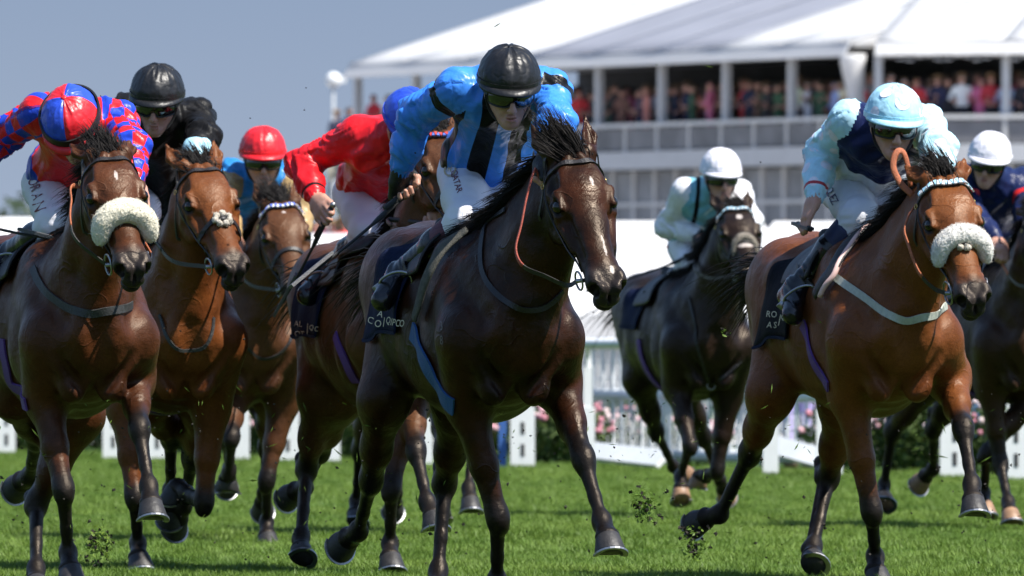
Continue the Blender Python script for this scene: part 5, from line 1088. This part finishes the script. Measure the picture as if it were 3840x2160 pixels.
def build_crowd():
    rng = np.random.RandomState(12); raw = spectator_meshes(); ms = [mesh_data('spectator', V, Q, attrs={'pc': at_}, mats=[M['crowd']]) for V, Q, at_ in raw]
    used = set()
    def put(p, face, place, group, bias=None):
        for _ in range(40):
            k = rng.randint(0, 6); nm, c = CROWD_C[rng.randint(0, 12) if bias is None else bias[rng.randint(0, len(bias))]]; lb = f'spectator in a {nm}{" and wide hat" if k in (1, 4) else ""}, {place}'
            if lb not in used: break
        used.add(lb); o = bpy.data.objects.new('spectator', ms[k]); COL.objects.link(o); o.location = tuple(p); o.rotation_euler = (0, 0, face + rng.normal(0, .35)); sc = rng.uniform(.84, .94); o.scale = (sc, sc, sc)
        o.color = (*[max(0, x * rng.uniform(1.0, 1.35)) for x in c], 1); o['label'] = lb; o['category'] = 'spectator'; o['group'] = group
    fa = math.atan2(-FN[0] * -1, 1) if False else 0
    face = math.atan2(FN[0], -FN[1])
    nbay = 8
    for i in range(nbay):
        for r in range(3):
            for j in range((8, 6, 5)[r]):
                s = (i + (j + rng.uniform(.15, .85)) / (8, 6, 5)[r]) * FLEN / nbay
                if rng.rand() < (.12 if i > 2 else .45): continue
                p = FA + FT * s + FBK * (.45 + r * .75 + rng.uniform(0, .3)) + UP * (Z_SLAB + .01); put(p, face, f'balcony bay {["one", "two", "three", "four", "five", "six", "seven", "eight"][i]} from left, {["front", "middle", "back"][r]} row', 'spectators on the upper balcony')
    G0, GT = FB + FT * .4 + A(.3, -.3, 0), nz(A(1, -.28, 0))
    for r in range(3):
        for j in range(13):
            p = G0 + GT * (.35 + j * .34 + rng.uniform(-.1, .1)) + A(0, 1, 0) * (.5 + r * .8) + UP * (Z_SLAB + .01); put(p, 0, f'balcony right of the drape, {["front", "middle", "back"][r]} row', 'spectators on the balcony right of the drape', [0, 0, 1, 3, 7, 5, 9, 4, 2, 10])
    for j in range(26):
        u = rng.uniform(2750, 3840); d = rng.uniform(225, 240); p = at(u, HZ, d); p[2] = 2.05; put(p, 0, 'lower terrace, ' + ('left of the spotted cap' if u < 3050 else 'just left of the spotted cap' if u < 3300 else 'right of the spotted cap' if u < 3550 else 'by the edge rider'), 'spectators on the lower terrace', [2, 4, 6, 0, 7, 11, 8, 5])
    for u in (1215, 1250, 1290, 1180): p = at(u, HZ, 200); p[2] = 1.85; put(p, 0, 'in the gap beside the red jockey', 'spectators in the gap left of the red jockey', [1, 3, 10])
    for u, d in ((1262, 284), (1310, 283.5)): p = at(u, HZ, d); p[2] = 5.62; put(p, 0, 'on the small beige platform', 'people on the camera platform', [4, 2])
    p = at(2990, HZ, on_line(2990, RP + RN * 3.2, RD)[1]); p[2] = 0; put(p, .3, 'behind the mesh under the bay horse', 'person behind the mesh barrier', [10])
    for u in (3030, 3640, 3260): p = at(u, HZ, 108); p[2] = 0; put(p, .2, 'behind the flower bed, right', 'spectators behind the flower bed', [10, 5, 0])
def build_bg(out):
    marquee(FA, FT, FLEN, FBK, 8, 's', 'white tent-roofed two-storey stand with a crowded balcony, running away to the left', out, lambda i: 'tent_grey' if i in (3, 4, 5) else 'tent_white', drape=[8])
    marquee(FB + FT * .4 + A(.3, -.3, 0), nz(A(1, -.28, 0)), 9.0, nz(A(.28, 1, 0)), 3, 's', 'white tent-roofed stand block at the right, nearer than the long one', out, lambda i: 'tent_white', left_open=False)
    # camera platform at the far end
    p = at(1290, HZ, 284); p[2] = 0; b = MB(); b.box(p + UP * 5.5, (.42, .4, .08)); n = b.node('camera_platform', 'beige_board', label='small beige platform on legs at the far end of the stand', cat='platform', base=p, smooth=False)
    b = MB(); b.box(p + UP * 5.98 + A(0, -.4, 0), (.42, .03, .42)); n.kids.append(b.node('parapet', 'beige_board', smooth=False))
    for q in (-1, 1): b = MB(); b.tube([p + A(q * .36, 0, 0), p + A(q * .36, 0, 5.45)], .05, seg=6); n.kids.append(b.node('leg', 'stand_rail'))
    out.append(n)
    p = at(1250, HZ, 290); p[2] = 0; zt = .92 + (HZ - 300) / FPX * 290; b = MB(); b.tube([p, p + UP * (zt - .2)], [.06, .035], seg=8); n = b.node('lamp_post', 'pole_grey', label='thin grey pole with a white globe on top beside the stand', cat='lamp post', base=p)
    b = MB(); b.sphere(p + UP * zt, .2, seg=14, rg=10); n.kids.append(b.node('globe', 'white_plastic')); b = MB(); b.box(p + UP * (zt + .02) + A(.2, 0, 0), (.12, .08, .09)); n.kids.append(b.node('bracket', 'white_plastic', smooth=False)); out.append(n)
    # low white canopies on the lawn
    can = [(-150, 130, 5.2, 2.55), (560, 150, 4.6, 2.7), (1180, 165, 3.6, 2.75), (2480, 150, 4.4, 2.75), (3330, 138, 4.6, 2.6), (4050, 132, 3.6, 2.5)]
    for i, (u, d, w, h) in enumerate(can):
        c = at(u, HZ, d); c[2] = 0; n = N('lawn_marquee', None, None, None, label=['low white lawn marquee at the left edge behind the checked jockey', 'low white lawn marquee behind the black jockey', 'low white lawn marquee in the gap left of the red jockey', 'low white lawn marquee between the leading horse and the nearly black one', 'low white lawn marquee behind the bright bay horse', 'low white lawn marquee at the right edge'][i], cat='marquee', group='white marquees on the lawn', base=c)
        b = MB(); e = .55 * h; V = [c + A(x * w / 2, y * 1.9, e) for x, y in ((-1, -1), (1, -1), (1, 1), (-1, 1))] + [c + A(-w * .30, 0, h), c + A(w * .30, 0, h)]; V2 = [v - UP * .04 for v in V]; b.add(V + V2, [(0, 1, 5, 4), (1, 2, 5), (2, 3, 4, 5), (3, 0, 4), (10, 11, 7, 6), (11, 8, 7), (11, 10, 9, 8), (10, 6, 9), (0, 6, 7, 1), (1, 7, 8, 2), (2, 8, 9, 3), (3, 9, 6, 0)]); n.kids.append(b.node('roof', 'tent_white', smooth=False))
        for x in (-1, 1):
            for y in (-1, 1): b = MB(); b.tube([c + A(x * w * .49, y * 1.85, 0), c + A(x * w * .49, y * 1.85, e)], .05, seg=6); n.kids.append(b.node('leg', 'white_metal'))
        b = MB(); b.box(c + A(0, 1.85, e * .5), (w * .485, .02, e * .5)); n.kids.append(b.node('back_wall', 'tent_white', smooth=False)); b = MB(); b.box(c + A(0, -1.9, e * .86), (w * .49, .015, e * .13)); n.kids.append(b.node('valance', 'tent_white', smooth=False)); out.append(n)
    rng = np.random.RandomState(4)
    for u, d, h, w, lb in ((-120, 330, 5.6, 7, 'blurred dark green tree low at the left edge'), (60, 345, 5.2, 6, 'blurred dark green tree low at the left edge beside another'), (1225, 340, 6.6, 7, 'blurred green tree in the gap left of the red jockey'), (800, 350, 5.0, 7, 'blurred green tree behind the black and blue jockeys'), (1090, 355, 5.2, 6, 'blurred green tree low behind the red-capped jockey')):
        c = at(u, HZ, d); c[2] = 0; tree(c, h, w, rng, lb, 'distant trees', out)
def build_dirt(out):
    rng = np.random.RandomState(31)
    for u, v, d, n, sp, lb in ((375, 2040, 44.5, 110, .06, 'dark clod of turf kicked up in the air below the bay horse at the left'), (2420, 1900, 43, 90, .06, 'dark clod of turf flying right of the leading horse'), (2600, 2040, 44, 90, .06, 'loose clod of turf and grass under the raised hind hoof of the bright bay'), (2720, 1250, 44, 10, .02, 'tiny shred of grass in the air beside the bright bay')):
        c = at(u, v, d); V, Q = leaves(c, A(sp, sp, sp * 1.2), n, rng, .012); b = MB()
        for k in range(n // 3): Vs, Qs = leaves(c + rng.normal(0, sp * .55, 3), A(.008, .008, .006), 5, rng, .009); b.add(Vs, Qs.tolist())
        nd = b.node('turf_clod', 'soil', label=lb, cat='turf clod', group='clods of turf in the air', base=c); nd.kids.append(N('grass_shreds', V, Q, 'blade')); out.append(nd)
    b = MB()
    for k in range(900):
        u = rng.uniform(0, 3840); v = rng.choice([rng.uniform(1450, 2120), rng.uniform(1500, 2000), rng.uniform(50, 1400)], p=[.52, .435, .045]); d = rng.uniform(41, 50); c = at(u, v, d); r = rng.uniform(.002, .0075) * (1 if rng.rand() < .9 else 1.7)
        if c[2] < .1: continue
        t = nz(rng.normal(0, 1, 3)); b.cm = 0 if rng.rand() < .6 else 1; q = nz(np.cross(t, A(.2, .5, .8))); L = r * (1 if b.cm == 0 else rng.uniform(1.5, 3.5)); w = r * (.8 if b.cm == 0 else .4); s = np.cross(t, q); b.add([c - t * L, c + q * w, c + t * L, c - q * w, c + s * w], [(0, 1, 4), (1, 2, 4), (2, 3, 4), (3, 0, 4), (3, 2, 1, 0)])
    n = b.node('flying_dirt', ['soil', 'blade'], smooth=False); n.kind = 'stuff'; out.append(n)
# ------------------------------------------------------------------ the materials
M = {}
def coat(name, c1, c2, rough=.46, spec=.30):
    def b(H):
        at_ = H.sep(H.attr('coat').outputs['Vector']); co = H.n('ShaderNodeTexCoord').outputs['Object']
        n1 = H.noise(co, 5, 5, .6); col = H.mix(H.mr(n1, .35, .65), c1, c2)
        n2 = H.m('ADD', at_[0], H.m('MULTIPLY', H.m('SUBTRACT', H.noise(co, 28, 4), .5), .45)); col = H.mix(H.mr(n2, .12, .85, smooth=True), col, (.0075, .0060, .0057))
        col = H.mix(H.mr(H.m('ADD', at_[2], H.m('MULTIPLY', H.m('SUBTRACT', H.noise(co, 40, 3), .5), .35)), .25, .9), col, (.019, .0150, .0145))
        col = H.mix(H.mr(H.m('ADD', at_[1], H.m('MULTIPLY', H.m('SUBTRACT', H.noise(co, 60, 3), .5), .7)), .4, .9, 0, .75), col, (.55, .48, .44))
        fine = H.noise(co, 170, 2); H.scale(col, H.mr(fine, .3, .7, .76, 1.26), H.p.inputs['Base Color'])
        H.l(H.mr(H.noise(co, 8, 5), .3, .7, rough - .12, rough + .14), H.p.inputs['Roughness'])
        vn = H.m('POWER', H.m('SUBTRACT', 1.0, H.m('ABSOLUTE', H.m('MULTIPLY', H.m('SUBTRACT', H.noise(co, 7.5, 1.5, .5, .6), .5), 4.0))), 14.0); vn = H.m('MULTIPLY', H.m('MULTIPLY', vn, H.mr(H.noise(co, 3.3, 1), .45, .6)), H.m('SUBTRACT', 1.0, at_[0])); H.bump(H.m('ADD', H.m('ADD', H.noise(co, 9, 3), H.m('MULTIPLY', H.noise(co, 190, 2), .12)), H.m('MULTIPLY', vn, .16)), .55, .022); H.p.inputs['Specular Tint'].default_value = (1, .84, .68, 1)
    M[name] = mat(name, c1, rough, spec=spec, build=b)
coat('coat_dark', (.0075, .0028, .0013), (.036, .0105, .0036), .38, .24)
coat('coat_bright', (.100, .0285, .0068), (.155, .049, .0118), .46)
coat('coat_bay', (.036, .0110, .0038), (.075, .0225, .0070), .44)
coat('coat_red', (.090, .0255, .0062), (.138, .042, .0100), .47)
coat('coat_brown', (.050, .0180, .0072), (.090, .034, .0130), .47)
coat('coat_brown2', (.017, .0078, .0043), (.038, .0160, .0078), .45)
coat('coat_black', (.0085, .0048, .0036), (.017, .0085, .0056), .42)
def mk(name, *a, **k): M[name] = mat(name, *a, **k)
mk('eye', (.006, .004, .003), .05, spec=.6); mk('hair', (.010, .0078, .0072), .6, spec=.22); mk('hoof', (.024, .022, .022), .55, noise=.35, nscale=30, bump=.3, bscale=60); mk('hoof_pale', (.26, .15, .085), .5, noise=.3, nscale=30)
mk('steel', (.36, .36, .37), .42, metal=1, noise=.12, nscale=80); mk('brass', (.65, .48, .18), .3, metal=1); mk('leather', (.016, .014, .014), .42, spec=.45, noise=.25, nscale=60, bump=.2, bscale=220)
mk('rubber_red', (.34, .065, .04), .6, noise=.2, nscale=90, bump=.4, bscale=260); mk('rubber_orange', (.40, .115, .045), .6, noise=.2, nscale=90, bump=.5, bscale=260)
mk('bead_pale', (.35, .62, .78), .35); mk('bead_white', (.78, .78, .78), .35); mk('bead_blue', (.10, .16, .55), .4); mk('bead_red', (.62, .06, .05), .4)
for nm, c in (('wool_white', (.74, .71, .66)), ('wool_cream', (.76, .70, .55)), ('wool_grey', (.52, .47, .39)), ('wool_dull', (.30, .26, .21))): mk(nm, c, .95, spec=.1, sheen=.4, noise=.15, nscale=70, bump=.6, bscale=120)
mk('webbing_pale', (.42, .45, .40), .6, noise=.12, nscale=60, bump=.3, bscale=300); mk('webbing_dark', (.035, .036, .036), .55, noise=.2, nscale=60, bump=.3, bscale=300)
mk('saddle', (.017, .016, .017), .5, noise=.3, nscale=40, bump=.3, bscale=180); mk('suede_grey', (.085, .082, .070), .85, spec=.2, noise=.25, nscale=45, bump=.5, bscale=160); mk('pink_trim', (.72, .48, .44), .6)
mk('cloth_navy', (.006, .011, .036), .8, spec=.12, noise=.2, nscale=30, bump=.3, bscale=90); mk('cloth_black', (.006, .007, .012), .8, spec=.12, noise=.2, nscale=30, bump=.3, bscale=90)
mk('girth_blue', (.012, .075, .22), .6, bump=.3, bscale=250); mk('girth_purple', (.10, .035, .20), .6, bump=.3, bscale=250); mk('whip_black', (.014, .014, .015), .45, bump=.6, bscale=300); mk('whip_grey', (.08, .08, .085), .5, bump=.4, bscale=200)
def skinb(H):
    co = H.n('ShaderNodeTexCoord').outputs['Object']; lp = H.sep(H.attr('pc').outputs['Vector'])[0]
    n = H.mix(H.mr(H.noise(co, 18, 4), .35, .65), (.45, .225, .160), (.54, .300, .220)); H.base(H.mix(lp, n, (.34, .11, .095))); H.bump(H.noise(co, 160, 3), .12, .004)
M['skin'] = mat('skin', (.55, .31, .23), .48, spec=.4, sub=.12, build=skinb)
BLK = (.0085, .0085, .0095)
def silk(name, fn, rough=.36, sheen=0.0, spec=.4):
    def b(H):
        x, t, a = H.sep(H.attr('pc').outputs['Vector'])[0:3]; s, dv, sd = H.sep(H.attr('pd').outputs['Vector'])[0:3]; co = H.n('ShaderNodeTexCoord').outputs['Object']
        c = fn(H, x, t, a, s, dv, sd); H.scale(c, H.mr(H.noise(co, 30, 4), .3, .7, .88, 1.12), H.p.inputs['Base Color'])
        bw = H.n('ShaderNodeRGBToBW'); H.l(c, bw.inputs[0]); H.l(H.mr(bw.outputs[0], .01, .25, .10, .42), H.p.inputs['Specular IOR Level'])
        mp = H.n('ShaderNodeMapping'); mp.inputs['Scale'].default_value = (1, 1, .45); H.l(co, mp.inputs[0]); w = H.noise(mp.outputs[0], 11, 1.5, .45, 1.2); rd = H.m('ABSOLUTE', H.m('SUBTRACT', w, .5))
        H.bump(H.m('ADD', rd, H.m('MULTIPLY', H.m('ABSOLUTE', H.m('SUBTRACT', H.noise(mp.outputs[0], 27, 1, .4, 1.0), .5)), .30)), .50, .022)
    M[name] = mat(name, (.5, .5, .5), rough, spec=spec, sheen=sheen, build=b)
gt = lambda H, v, k: H.m('GREATER_THAN', v, k)
lt = lambda H, v, k: H.m('LESS_THAN', v, k)
def between(H, v, a, b): return H.m('MULTIPLY', gt(H, v, a), lt(H, v, b))
def AND(H, a, b): return H.m('MULTIPLY', a, b)
BLU = (.045, .23, .80)
def f_stripe(H, x, t, a, s, dv, sd):
    st = H.m('GREATER_THAN', H.m('ABSOLUTE', H.m('SUBTRACT', H.m('FRACT', H.m('ADD', H.m('DIVIDE', x, .122), .5)), .5)), .235)
    tor = lt(H, t, .0); c = H.mix(AND(H, tor, st), BLU, BLK); c = H.mix(between(H, t, .085, .29), c, BLK); return c
silk('silk_blue_black', f_stripe)
def f_check(H, x, t, a, s, dv, sd):
    k = H.m('MODULO', H.m('ADD', H.m('FLOOR', H.m('MULTIPLY', t, 5.0)), H.m('FLOOR', H.m('MULTIPLY', H.m('ADD', a, 3.1416), 1.2732))), 2); k = gt(H, H.m('ABSOLUTE', k), .5)
    R, B = (.68, .016, .020), (.018, .055, .48); tor = lt(H, t, .0); body = H.mix(AND(H, gt(H, x, .03), gt(H, dv, -.02)), R, B); body = H.mix(AND(H, lt(H, s, .30), lt(H, x, -.04)), body, B); return H.mix(tor, H.mix(k, R, B), body)
silk('silk_check', f_check)
silk('silk_black', lambda H, x, t, a, s, dv, sd: H.mix(AND(H, gt(H, t, 1.52), gt(H, sd, 0)), (.0095, .0095, .0105), (.40, .68, .82)), rough=.46, spec=.3)
silk('silk_blue_gold', lambda H, x, t, a, s, dv, sd: H.mix(gt(H, t, .26), (.025, .20, .50), (.40, .27, .125)))
silk('silk_red', lambda H, x, t, a, s, dv, sd: H.mix(between(H, t, 1.80, 1.86), (.68, .012, .018), BLK))
def f_pw(H, x, t, a, s, dv, sd):
    c = H.mix(gt(H, t, .05), (.17, .42, .52), (.74, .74, .78)); return H.mix(AND(H, lt(H, t, .0), H.m('LESS_THAN', H.m('ABSOLUTE', H.m('SUBTRACT', H.m('ABSOLUTE', x), .085)), .012)), c, BLK)
silk('silk_pale_white', f_pw)
def f_np(H, x, t, a, s, dv, sd):
    c = H.mix(AND(H, lt(H, s, .60), gt(H, s, .26)), (.012, .018, .070), (.66, .68, .72)); sl = (.45, .72, .84)
    cx = H.m('SUBTRACT', H.m('FRACT', H.m('MULTIPLY', t, 3.0)), .5); cy = H.m('SUBTRACT', H.m('FRACT', H.m('ADD', H.m('MULTIPLY', a, .64), H.m('MULTIPLY', H.m('FLOOR', H.m('MULTIPLY', t, 3.0)), .5))), .5)
    r = H.m('SQRT', H.m('ADD', H.m('MULTIPLY', cx, cx), H.m('MULTIPLY', cy, cy))); s2 = H.mix(lt(H, r, .27), sl, (.78, .76, .84)); s2 = H.mix(between(H, t, 1.82, 1.88), s2, (.45, .05, .06)); return H.mix(gt(H, t, .05), c, s2)
silk('silk_navy_pale', f_np)
silk('silk_navy_red', lambda H, x, t, a, s, dv, sd: H.mix(lt(H, s, .10), H.mix(between(H, t, .50, .62), (.014, .022, .075), (.70, .03, .03)), (.34, .35, .34)), rough=.33)
silk('silk_purple', lambda H, x, t, a, s, dv, sd: H.mix(gt(H, t, .05), (.12, .03, .25), (.16, .05, .32)))
def capm(name, c, rough=.38):
    def b(H):
        co = H.n('ShaderNodeTexCoord').outputs['Object']; H.scale(c, H.mr(H.noise(co, 35, 4), .3, .7, .88, 1.12), H.p.inputs['Base Color']); rd = H.m('ABSOLUTE', H.m('SUBTRACT', H.noise(co, 17, 2, .5, .15), .5)); H.bump(rd, .42, .02)
    M[name] = mat(name, c, rough, spec=.42, build=b)
capm('cap_black', (.0095, .0095, .0105), .42); capm('cap_red', (.66, .016, .024)); capm('cap_royal', (.022, .070, .52)); capm('cap_pale', (.38, .68, .82)); capm('cap_white', (.76, .75, .82))
mk('breech_white', (.74, .74, .80), .62, spec=.3, sheen=.2, bump=.25, bscale=26); mk('breech_white2', (.62, .64, .70), .62, spec=.3, sheen=.2, bump=.25, bscale=26)
mk('boot', (.0075, .0075, .009), .24, spec=.45, coat=.12, bump=.25, bscale=22); mk('boot_maroon', (.085, .012, .030), .5, bump=.2, bscale=120); mk('boot_navy', (.012, .020, .065), .6, bump=.2, bscale=120)
mk('lens', (.006, .006, .007), .06, spec=.7, coat=.6); mk('black_plastic', (.012, .012, .012), .45); mk('glove', (.013, .013, .013), .5, bump=.4, bscale=90)
mk('print_maroon', (.16, .012, .035), .6); mk('print_gold', (.46, .36, .20), .5); mk('print_pale', (.72, .72, .74), .6); mk('print_cream', (.62, .56, .42), .6); mk('print_navy', (.02, .03, .11), .6); mk('print_red', (.60, .02, .03), .6); mk('brand_hair', (.16, .13, .115), .7)
def turfb(H):
    co = H.n('ShaderNodeNewGeometry').outputs['Position']; n = H.noise(co, .9, 5); c = H.mix(H.mr(n, .35, .65), (.028, .060, .012), (.048, .090, .018)); H.scale(c, H.mr(H.noise(co, 24, 4), .3, .7, .7, 1.3), H.p.inputs['Base Color']); H.bump(H.noise(co, 60, 3), .7, .03)
M['turf'] = mat('turf', (.04, .08, .02), .95, spec=.1, build=turfb)
def leafmat(name, c1, c2, scale=1.0, tr=.3, sc=2.0, var=(.7, 1.35)):
    def b(H):
        co = H.n('ShaderNodeNewGeometry').outputs['Position']; c = H.mix(H.mr(H.noise(co, sc, 4), .32, .68), c1, c2); r = H.n('ShaderNodeObjectInfo').outputs['Random']
        c = H.scale(c, H.mr(H.noise(co, 37, 2), .3, .7, *var), H.p.inputs['Base Color']); t = H.n('ShaderNodeBsdfTranslucent'); H.l(c, t.inputs[0]); ms = H.n('ShaderNodeMixShader'); ms.inputs[0].default_value = tr
        H.l(H.p.outputs[0], ms.inputs[1]); H.l(t.outputs[0], ms.inputs[2]); o = [n for n in H.nt.nodes if n.type == 'OUTPUT_MATERIAL'][0]; H.l(ms.outputs[0], o.inputs[0])
    M[name] = mat(name, c1, .55, spec=.3, build=b)
leafmat('blade', (.076, .150, .016), (.158, .240, .038), tr=.32, sc=1.1); leafmat('leaf', (.045, .085, .018), (.10, .15, .035), sc=6); leafmat('leaf_dark', (.035, .060, .028), (.065, .095, .040), sc=.6)
mk('petal_pink', (.60, .34, .38), .7); mk('petal_pale', (.66, .52, .52), .7); mk('petal_rose', (.50, .20, .25), .7); mk('bark', (.09, .065, .045), .9, noise=.3, nscale=12); mk('soil', (.020, .017, .012), .95, noise=.4, nscale=60)
mk('white_plastic', (.80, .81, .80), .42, noise=.04, nscale=6); mk('white_metal', (.74, .76, .77), .45, noise=.05, nscale=8); mk('slot_dark', (.05, .05, .05), .9); mk('blue_paint', (.05, .13, .38), .5)
leafmat('tent_white', (.84, .84, .84), (.88, .88, .88), tr=.45, sc=.4, var=(.98, 1.0)); mk('bounce_paving', (.32, .30, .28), .85, noise=.15, nscale=1.2); mk('tent_grey', (.26, .265, .30), .5, noise=.08, nscale=.8); mk('stand_white', (.54, .55, .56), .55, noise=.05, nscale=3); mk('stand_dark', (.045, .045, .048), .8, noise=.4, nscale=1.2); mk('stand_grey', (.13, .135, .14), .7); mk('stand_rail', (.62, .62, .61), .5)
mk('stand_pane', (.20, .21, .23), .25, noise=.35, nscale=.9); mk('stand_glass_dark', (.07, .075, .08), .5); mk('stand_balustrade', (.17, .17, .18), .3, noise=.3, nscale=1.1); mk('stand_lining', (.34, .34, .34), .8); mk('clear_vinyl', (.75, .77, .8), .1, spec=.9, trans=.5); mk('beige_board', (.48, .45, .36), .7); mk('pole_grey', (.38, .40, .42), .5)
def crowdb(H):
    reg = H.sep(H.attr('pc').outputs['Vector'])[0]; oi = H.n('ShaderNodeObjectInfo'); rnd = oi.outputs['Random']
    hair = H.mix(rnd, (.02, .014, .01), (.25, .15, .07)); low = H.mix(gt(H, rnd, .5), oi.outputs['Color'], (.03, .032, .045)); c = H.mix(gt(H, reg, .5), (.50, .27, .20), oi.outputs['Color']); c = H.mix(gt(H, reg, 1.5), c, low); H.base(H.mix(gt(H, reg, 2.5), c, hair))
M['crowd'] = mat('crowd', (.5, .5, .5), .75, build=crowdb)
def fixmats(n):
    if isinstance(n.mat, str): n.mat = M[n.mat]
    elif isinstance(n.mat, (list, tuple)): n.mat = [M[m] if isinstance(m, str) else m for m in n.mat]
    for k in n.kids: fixmats(k)
# ------------------------------------------------------------------ build everything
import time; T0 = time.time()
def runner(k):
    H = build_horse(HS[k]); J = build_jockey(JS[k], H); return H, J, tack(H, J, TS[k], np.random.RandomState(HS[k]['seed'] + 90))
with ThreadPoolExecutor(4) as ex: RES = dict(zip(HS, ex.map(runner, HS)))
print('runners', round(time.time() - T0, 1))
# ---- writing: every letter is cut from the font and laid on the cloth where the photo shows it
def glyph(ch):
    c = bpy.data.curves.new('glyph', 'FONT'); c.body = ch; c.resolution_u = 3; o = bpy.data.objects.new('glyph', c); COL.objects.link(o); dg = bpy.context.evaluated_depsgraph_get(); me = o.evaluated_get(dg).to_mesh()
    V = np.array([v.co[:2] for v in me.vertices]); F = [tuple(p.vertices) for p in me.polygons]; o.evaluated_get(dg).to_mesh_clear(); bpy.data.objects.remove(o); bpy.data.curves.remove(c); return V, F
def write(F, d, items, name, m, off=.004, bold=0):
    """items: (char, u, v, height px, angle deg, width factor)"""
    b = MB(); cache = {}
    for ch, u, v, h, ang, wf in items:
        if ch not in cache: cache[ch] = glyph(ch)
        V, Fc = cache[ch]; V = V - (V.min(0) + V.max(0)) / 2; V = V * (h / .70) * A(wf, 1); a = math.radians(ang); ca, sa = math.cos(a), math.sin(a); P = []
        P = hits(F, [(u + x * ca + y * sa, v + x * sa - y * ca) for x, y in V], d - 1.6, d + 2.6)
        if np.ptp(P[:, 1]) > .22: continue
        P, G = F.surf(P, off, 2); P0, _ = F.surf(P, off - .003, 2); n = len(P); b.add(np.vstack([P, P0]), list(Fc))
    return b.node(name, m, smooth=False) if b.n else None
def addto(root, n):
    if n is not None: root.kids.append(n)
R = RES
if 'H5' in R:
    H, J, o = R['H5']
    addto(J.root, write(J.B, 41, [('Q', 1704, 652, 24, 68, .8), ('A', 1709, 668, 24, 68, .8), ('T', 1714, 684, 24, 68, .8), ('A', 1719, 700, 24, 68, .8), ('R', 1724, 716, 24, 68, .8)], 'lettering', 'print_maroon'))
    addto(J.root, write(J.B, 41, [('O', 1690, 636, 58, 20, .75), ('R', 1691, 634, 26, 14, .8)], 'emblem', 'print_gold'))
    addto(o[0], write(H.F, 41.5, [('A', 1447, 1178, 24, 18, .9), ('C', 1411, 1202, 25, 18, .9), ('O', 1438, 1213, 25, 18, .9), ('I', 1460, 1208, 34, 8, .5)], 'lettering', 'print_cream', .022))
    addto(o[0], write(H.F, 41.5, [('Q', 1477, 1204, 25, 14, .62), ('I', 1489, 1207, 25, 14, .62), ('P', 1498, 1210, 25, 14, .62), ('C', 1512, 1212, 25, 14, .62), ('O', 1527, 1213, 25, 14, .62)], 'sponsor_lettering', 'print_cream', .022))
    addto(H.root, write(H.F, 41, [('3', 1656, 1222, 34, -4, .45), ('8', 1656, 1275, 34, -4, .5)], 'freeze_brand', 'brand_hair', .002))
if 'H7' in R:
    H, J, o = R['H7']
    addto(J.root, write(J.B, 44.6, [('R', 3104, 702, 30, 58, .7), ('Q', 3111, 716, 30, 58, .7), ('U', 3119, 729, 30, 58, .7), ('E', 3126, 742, 30, 58, .7), ('Z', 3132, 755, 30, 58, .7)], 'lettering', 'print_navy'))
    addto(J.root, write(J.B, 44.5, [('C', 3233, 806, 18, 12, .8), ('R', 3247, 816, 22, 12, .8)], 'monogram', 'print_pale', .014))
    addto(o[0], write(H.F, 45, [('R', 2901, 1180, 22, 8, .9), ('O', 2921, 1181, 22, 8, .9), ('A', 2904, 1218, 22, 8, .9), ('S', 2926, 1219, 22, 8, .9), ('I', 2943, 1202, 40, 12, .5)], 'lettering', 'print_cream', .022))
    addto(o[0], write(H.F, 45, [('Q', 2956, 1192, 20, 20, .7), ('I', 2966, 1196, 20, 20, .7), ('P', 2975, 1200, 20, 20, .7), ('C', 2989, 1207, 20, 20, .7), ('O', 3003, 1212, 20, 20, .7)], 'sponsor_lettering', 'print_cream', .022))
if 'H1' in R:
    H, J, o = R['H1']
    addto(J.root, write(J.B, 43.8, [('D', 121, 657, 40, 62, .6), ('O', 127, 682, 40, 65, .6), ('R', 135, 706, 40, 68, .6), ('A', 142, 736, 40, 70, .6), ('N', 149, 775, 46, 72, .75)], 'lettering', 'print_maroon'))
if 'H4' in R:
    H, J, o = R['H4']
    addto(o[0], write(H.F, 47.5, [('A', 1130, 1214, 20, 4, .9), ('L', 1146, 1215, 20, 4, .9), ('O', 1134, 1250, 20, 4, .9), ('T', 1151, 1251, 20, 4, .9), ('I', 1171, 1234, 40, 4, .5), ('Q', 1186, 1230, 18, 10, .8), ('C', 1204, 1234, 18, 10, .8)], 'lettering', 'print_cream', .022))
if 'H6' in R:
    H, J, o = R['H6']
    addto(J.root, write(J.B, 63.3, [('I', 2492, 925, 30, 84, 3.2)], 'red_badge', 'print_red'))
roots = []
for k, (H, J, o) in RES.items(): roots += [H.root, J.root] + o
if not globals().get('ONLY'):
    build_ground(roots); build_bg(roots); build_rail(roots); build_flowers(roots); build_dirt(roots)
for n in roots: fixmats(n); link(n)
if not globals().get('ONLY'):
    build_crowd(); build_grass()
print('all', round(time.time() - T0, 1))
